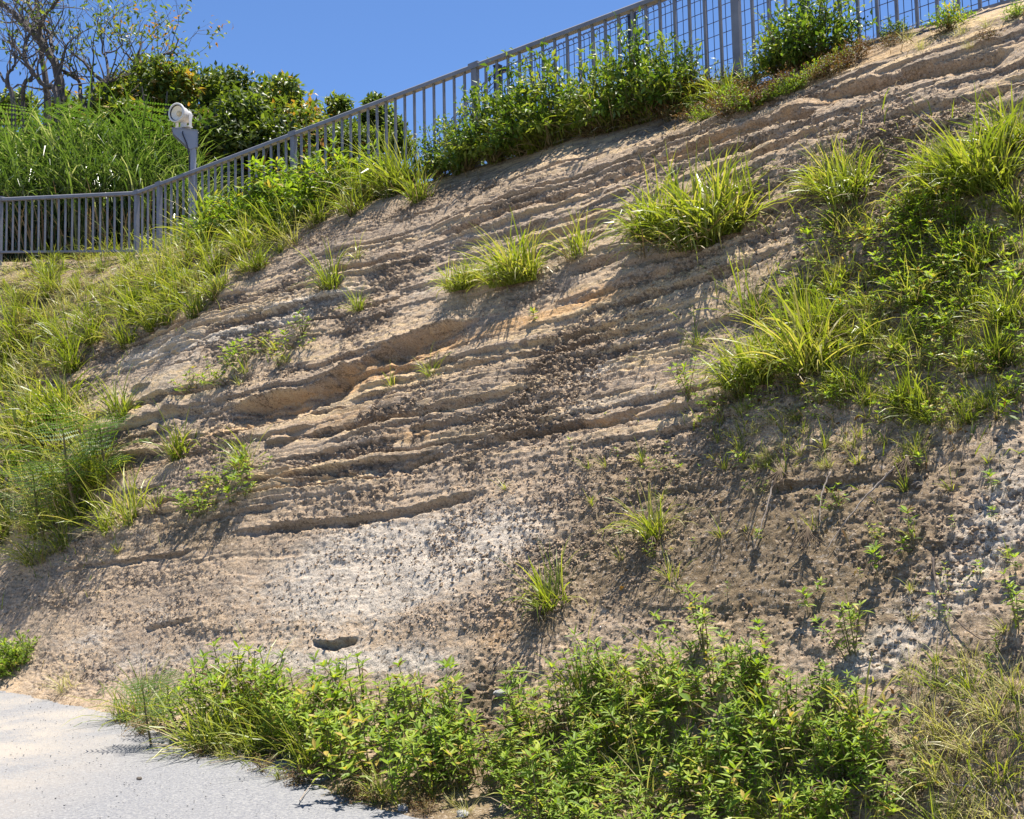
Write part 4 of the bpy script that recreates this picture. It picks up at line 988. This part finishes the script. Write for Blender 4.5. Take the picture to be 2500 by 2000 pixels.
def stone(x, y, sz, label, matk, seed):
    r = random.Random(seed); p = hit(x, y); s_ = sz * OK * p.y / F
    me = bpy.data.meshes.new('stone'); import bmesh
    b = bmesh.new(); bmesh.ops.create_icosphere(b, subdivisions=3, radius=1)
    off = Vector((r.random() * 9, r.random() * 9, 0))
    for v in b.verts:
        c = v.co; k = 1 + .28 * float(noise2(c.x * 1.5 + off.x, c.y * 1.5 + c.z * 2 + off.y, seed)) + .1 * float(noise2(c.x * 5 + off.x, c.y * 5 + c.z * 4, seed + 1)); v.co = c * k; v.co.z *= .62; v.co.y *= .8; v.co *= s_
    b.to_mesh(me); b.free(); o = link('stone', me, [M[matk]]); o.location = p + up * s_ * .25; o.rotation_euler = (0, 0, r.uniform(0, 6)); tag(o, label, 'stone')
for i, (x, y, sz, label, mk) in enumerate([(293, 1641, 6, 'small dark stone on the gravel path', 'stone'), (990, 1455, 18, 'grey boulder half buried in the bare soil', 'stone'), (1055, 1465, 14, 'rounded stone right of the grey boulder', 'greystone'), (848, 1704, 14, 'white stone at the path edge near the bottom', 'greystone'),
                                           (975, 1718, 14, 'pale stone at the bottom edge of the view', 'greystone'), (600, 1612, 8, 'small pale stone on the path beside the strip', 'greystone'), (780, 1625, 7, 'small white stone under the weeds', 'greystone'), (900, 1455, 10, 'dark stone below the pale rock foot', 'stone'), (1725, 1310, 14, 'dark stone on the brown lower rock', 'stone'), (1932, 1025, 16, 'dark stone in the pale gully head', 'stone')]):
    stone(x, y, sz, label, mk, i)

# ------------------------------------------------------------------ trees and tall growth behind the railing
def limb(m, p, d, L, r, depth, rnd, tips, spread=.55, bendup=.15, n=4, shrink=.68, kids=(2, 3)):
    pts = [p.copy()]; q = p.copy(); d = d.normalized()
    for i in range(n):
        d = (d + rv(rnd) * .2 + up * bendup * .3).normalized(); q = q + d * (L / n); pts.append(q.copy())
    m.tube(pts, [r * (1 - .4 * i / n) for i in range(n + 1)], 6 if r > .03 else 4, rnd.random(), False)
    if depth <= 0: tips.append((pts[-1], d)); return
    for k in range(rnd.randint(*kids)):
        t = rnd.uniform(.55, 1) if k else 1; j = min(int(t * n), n - 1); o = pts[j].lerp(pts[j + 1], t * n - j) if t < 1 else pts[-1]
        limb(m, o, d + rv(rnd) * spread * 1.3, L * shrink * rnd.uniform(.8, 1.15), r * .6, depth - 1, rnd, tips, spread, bendup, n, shrink, kids)
    if depth <= 2: tips.append((pts[len(pts) // 2], d))

def tree(x, ybase_z, Y, top, width, label, seed, leaves=2600, lsize=.16, depth=3, density='full', matk='tree', tint=(.1, .95), crown0=.25, name='tree', dead=.04, bare=False, lean=(0, 0), r0=None):
    """x: working pixel column, Y: depth, top: working pixel row of the tip, width: crown width in working pixels"""
    r = random.Random(seed); ptop = at_depth(x * OK, top * OK, Y); zb = gz_at(ptop.x, ptop.y) - .1 if ybase_z is None else ybase_z
    H = ptop.z - zb; Wd = width * OK * Y / F / 2; e = empty(name, (ptop.x - lean[0], ptop.y - lean[1], zb)); tag(e, label, 'tree')
    m = MB(); tips = []
    if bare:
        limb(m, Vector((0, 0, 0)), Vector((lean[0] / H, lean[1] / H, 1)), H * .42, r0 or .05 * H * .4, depth, r, tips, .5, .25, 5, .66, (2, 3))
    else:
        m.tube([Vector((0, 0, 0)), Vector((.05, 0, H * .3)), Vector((0, .05, H * .6))], [.03 * H, .022 * H, .012 * H], 8)
        for k in range(14):
            v = rv(r); v.z = abs(v.z) * .8; m.tube([Vector((0, 0, H * r.uniform(.2, .6))), Vector((v.x * Wd * .5, v.y * Wd * .5, H * (.4 + .25 * v.z))), Vector((v.x * Wd * .9, v.y * Wd * .9, H * (.5 + .42 * v.z)))], [.012 * H, .008 * H, .003 * H], 5, .5, False)
    m.build('trunk', M['bark'], e)
    lf = MB()
    if bare:
        for p, d in tips:
            if r.random() > density: continue
            for k in range(leaves):
                q = p + rv(r) * lsize * 1.6; leaf4(lf, q, d * .4 + rv(r), up + rv(r) * .7, lsize * r.uniform(.7, 1.2), lsize * .42, 1. if r.random() < dead else r.uniform(*tint), r.uniform(0, .4))
    else:
        lobes = []
        for k in range(15):
            v = rv(r); lobes.append((Vector((v.x * Wd * .68, v.y * Wd * .68, H * (crown0 + (1 - crown0) * (.46 + .40 * v.z)))), r.uniform(.26, .46) * Wd, r.uniform(-.15, .15)))
        lobes.append((Vector((0, 0, H * .86)), .3 * Wd, 0))
        nc_ = int(leaves / 8)
        for k in range(nc_):
            c, rad, tb = lobes[k % len(lobes)]; v = rv(r); v.z = v.z * .85; s0 = c + Vector((v.x, v.y, v.z)) * rad * (.72 + .38 * r.random() ** .6)
            tn = r.uniform(*tint); dd0 = (v + up * .25 + rv(r) * .5).normalized()
            for j in range(8):
                q = s0 + rv(r) * lsize * .75; leaf4(lf, q, dd0 * .6 + rv(r) * .8, up * .7 + v * .5 + rv(r) * .5, lsize * r.uniform(.7, 1.2), lsize * .45 * r.uniform(.8, 1.2), 1. if r.random() < dead else min(.95, max(0, tn + tb + r.uniform(-.15, .15))), r.uniform(0, .4))
    lf.build('crown', M[matk], e)
    return e
# bare crowned trees at the left: limbs drawn from their forks
def drawn_tree(label, Y, limbs, seed, leaves, dens, tw=1.):
    r = random.Random(seed); x0, y0 = limbs[0][0][0]; pb_ = at_depth(x0 * OK, y0 * OK, Y); zb = gz_at(pb_.x, pb_.y) - .1
    e = empty('tree', (pb_.x, pb_.y, zb)); tag(e, label, 'tree'); c = Vector(e.location); m = MB(); tips = []
    for li, (pts, r0, r1) in enumerate(limbs):
        w = [at_depth(x * OK, y * OK, Y + .5 * math.sin(li * 2.1) * (0 if j == 0 else min(1, j / 2))) - c for j, (x, y) in enumerate(pts)]
        if li == 0: w = [Vector((w[0].x, w[0].y, 0))] + w
        q = []; n = len(w) * 4
        for i in range(n + 1):
            t = i / n * (len(w) - 1); k = min(int(t), len(w) - 2); f = t - k
            p0, p1_, p2_, p3_ = w[max(k - 1, 0)], w[k], w[k + 1], w[min(k + 2, len(w) - 1)]
            q.append(.5 * ((2 * p1_) + (p2_ - p0) * f + (2 * p0 - 5 * p1_ + 4 * p2_ - p3_) * f * f + (3 * p1_ - p0 - 3 * p2_ + p3_) * f ** 3) + rv(r) * .02)
        m.tube(q, [r0 + (r1 - r0) * (i / n) for i in range(n + 1)], 7, r.random(), False)
        for i in range(4, n + 1, 2):
            rr = (r0 + (r1 - r0) * i / n) * .5
            if r.random() < .85 * tw:
                d = (q[i] - q[i - 2]).normalized() + rv(r) * .9 + up * .2; limb(m, q[i], d, r.uniform(.5, 1.1), max(.008, min(rr, .025)), 2, r, tips, .6, .25, 4, .7, (1, 3))
    m.build('trunk', M['bark'], e); lf = MB()
    for p, d in tips:
        if r.random() > dens: continue
        for k in range(leaves): leaf4(lf, p + rv(r) * .2, d * .5 + rv(r), up + rv(r) * .7, r.uniform(.1, .19), .065, r.choice([1., .95]) if r.random() < .08 else r.uniform(.2, .95), r.uniform(0, .4))
    if lf.v: lf.build('crown', M['tree'], e)
drawn_tree('tallest bare tree with crossing limbs that run out of the top left corner', 26, [([(128, 236), (124, 160), (108, 120), (84, 84), (50, 52), (24, 24), (0, 4), (-20, -20)], .13, .03), ([(108, 120), (108, 84), (102, 68), (76, 46), (48, 16), (26, -2)], .05, .025), ([(84, 84), (86, 46), (112, 14), (124, -8)], .045, .02)], 3, 2, .2)
drawn_tree('upright bare tree crossing behind the tallest one', 27.5, [([(100, 236), (96, 180), (88, 112), (84, 66), (76, 20), (74, -10)], .1, .03), ([(88, 112), (98, 80), (104, 40)], .03, .015)], 5, 2, .3)
drawn_tree('bare tree leaning left with a kinked light grey limb', 25.2, [([(122, 220), (92, 180), (60, 140), (52, 124), (34, 100), (14, 84)], .075, .02), ([(52, 124), (54, 96), (62, 68), (48, 44), (46, 12)], .045, .02)], 7, 3, .4)
drawn_tree('short crooked bare tree at the left edge', 25, [([(30, 236), (16, 180), (15, 160), (30, 138), (35, 112), (32, 96)], .06, .015), ([(16, 180), (0, 156), (-12, 140)], .035, .015)], 9, 2, .2, .6)
drawn_tree('small bare stem between the crooked tree and the leaning one', 26, [([(48, 212), (66, 170), (66, 144), (76, 124)], .06, .02)], 11, 3, .3, .7)
drawn_tree('forked tree with dark limbs and sparse leaves', 26, [([(184, 248), (216, 200), (222, 176), (198, 158), (180, 136), (152, 112)], .085, .02), ([(184, 248), (170, 200), (164, 170), (130, 148), (108, 124)], .06, .02), ([(222, 176), (244, 166), (262, 148)], .045, .015), ([(196, 220), (192, 156), (186, 120)], .035, .015), ([(226, 172), (226, 128), (216, 108), (212, 48)], .04, .012), ([(224, 112), (254, 100), (256, 76)], .02, .01)], 13, 4, .7)
drawn_tree('sparse tree with dead twigs above the leafy crown left of the floodlight', 27, [([(300, 240), (296, 170), (290, 130), (296, 92)], .07, .02), ([(296, 150), (330, 120), (366, 108), (376, 80)], .035, .01), ([(292, 140), (262, 110), (250, 84)], .03, .01)], 15, 5, .7)
# leafy trees
tree(330, None, 25.5, 96, 237, 'leafy tree with some orange leaves behind the floodlight', 41, 6840, .2, crown0=.1, dead=.05, tint=(.2, .95))
tree(265, None, 26.5, 128, 210, 'leafy tree left of the one behind the floodlight', 43, 4940, .2, crown0=.1, dead=.05, tint=(.2, .95))
tree(450, None, 26, 128, 210, 'leafy tree right of the floodlight with a pointed top', 47, 6080, .2, crown0=.05, dead=.04)
tree(520, None, 24, 183, 266, 'wide dark leafy tree with a pale bare branch in front', 51, 7980, .19, crown0=.0, dead=.03, tint=(.05, .8))
tree(600, None, 26, 138, 210, 'round topped green tree behind the middle of the railing', 57, 7220, .18, crown0=.05, tint=(.3, .95), dead=0)
tree(660, None, 25, 213, 210, 'lower leafy tree right of the round topped tree', 61, 5700, .17, crown0=.0, tint=(.2, .9), dead=.01)
tree(718, None, 27, 168, 86, 'small round tree top standing above the railing', 67, 3420, .16, crown0=.1, tint=(.15, .7), dead=0)
tree(790, None, 26, 173, 105, 'narrow pointed tree seen through the balusters', 71, 4560, .16, crown0=.0, tint=(.15, .8), dead=0)
tree(740, None, 25, 238, 168, 'low dark tree seen through the balusters', 73, 4940, .16, crown0=.0, tint=(.1, .7), dead=0)
tree(825, None, 25.5, 223, 84, 'rightmost tree behind the balusters', 77, 2850, .16, crown0=.0, tint=(.15, .8), dead=0)
tree(420, None, 23.5, 223, 210, 'dark low tree just right of the floodlight', 79, 5700, .19, crown0=.0, tint=(.02, .7), dead=.03)
tree(30, None, 28, 168, 168, 'leafy tree low behind the bare trees at the left edge', 83, 4180, .2, crown0=.1, tint=(.3, .95))
tree(140, None, 29, 173, 224, 'leafy tree low behind the tallest bare tree', 87, 4560, .2, crown0=.1, tint=(.2, .9))
tree(220, None, 29, 148, 168, 'green tree behind the forked limbs', 89, 3800, .2, crown0=.1, tint=(.2, .9))
tree(300, None, 27.5, 88, 200, 'broad leafy tree rising behind the feathery shrubs left of the floodlight', 91, 4800, .18, crown0=.1, dead=.04, tint=(.2, .95))
tree(490, None, 27.5, 122, 210, 'broad leafy tree farthest back between floodlight and round topped tree', 93, 5200, .18, crown0=.05, dead=.02, tint=(.2, .95))
tree(390, None, 28, 84, 180, 'leafy tree behind the top of the floodlight', 95, 4600, .18, crown0=.05, dead=.04, tint=(.2, .95))
tree(570, None, 28, 138, 200, 'leafy tree filling the gap left of the round topped tree', 97, 4600, .18, crown0=.05, dead=.0, tint=(.2, .9))
# feathery shrubs and tall grass between trees and railing
def behind(key, x, top, Y, name, label, cat, group=None, lean=(0, 0)):
    p = at_depth(x * OK, top * OK, Y); z = gz_at(p.x, p.y) - .05; plant(key, (p.x, p.y, z), max(.4, p.z - z), name, label, cat, group, lean=lean)
for x, top, Y in [(15, 225, 24), (55, 245, 23.6), (90, 262, 23.5), (265, 225, 23.5), (305, 232, 23.2), (340, 250, 22.8), (225, 250, 23.6), (0, 255, 22.8)]:
    behind('fern', x, top, Y, 'feathery_shrub', 'feathery leaved shrub standing behind the tall grass under the trees', 'shrub', 'feathery shrubs behind the tall grass')
k = 0
for Y, row in ((23, 290), (22.2, 315), (21.4, 345)):
    for x in range(-15, 405, 36):
        xx = x + (k % 3) * 9 + rng.uniform(-8, 8); tp = row + rng.uniform(-16, 22) + (35 if x > 330 else 0) + (18 if x < 60 else 0); k += 1
        behind('pampas', xx, tp, Y, 'pampas_clump', 'tall arching glossy grass clump behind the left part of the railing', 'grass clump', 'tall grass clumps behind the railing')
for x, tp, Y in [(430, 400, 18.6), (470, 390, 18.3), (510, 385, 18), (560, 365, 17.6), (255, 440, 19.8), (300, 430, 19.4), (340, 425, 19), (380, 410, 18.7), (210, 450, 20.2)]:
    behind('long', xx if False else x, tp, Y, 'grass_tuft', 'green grass tuft growing just behind the balusters', T_, 'grass just behind the balusters')
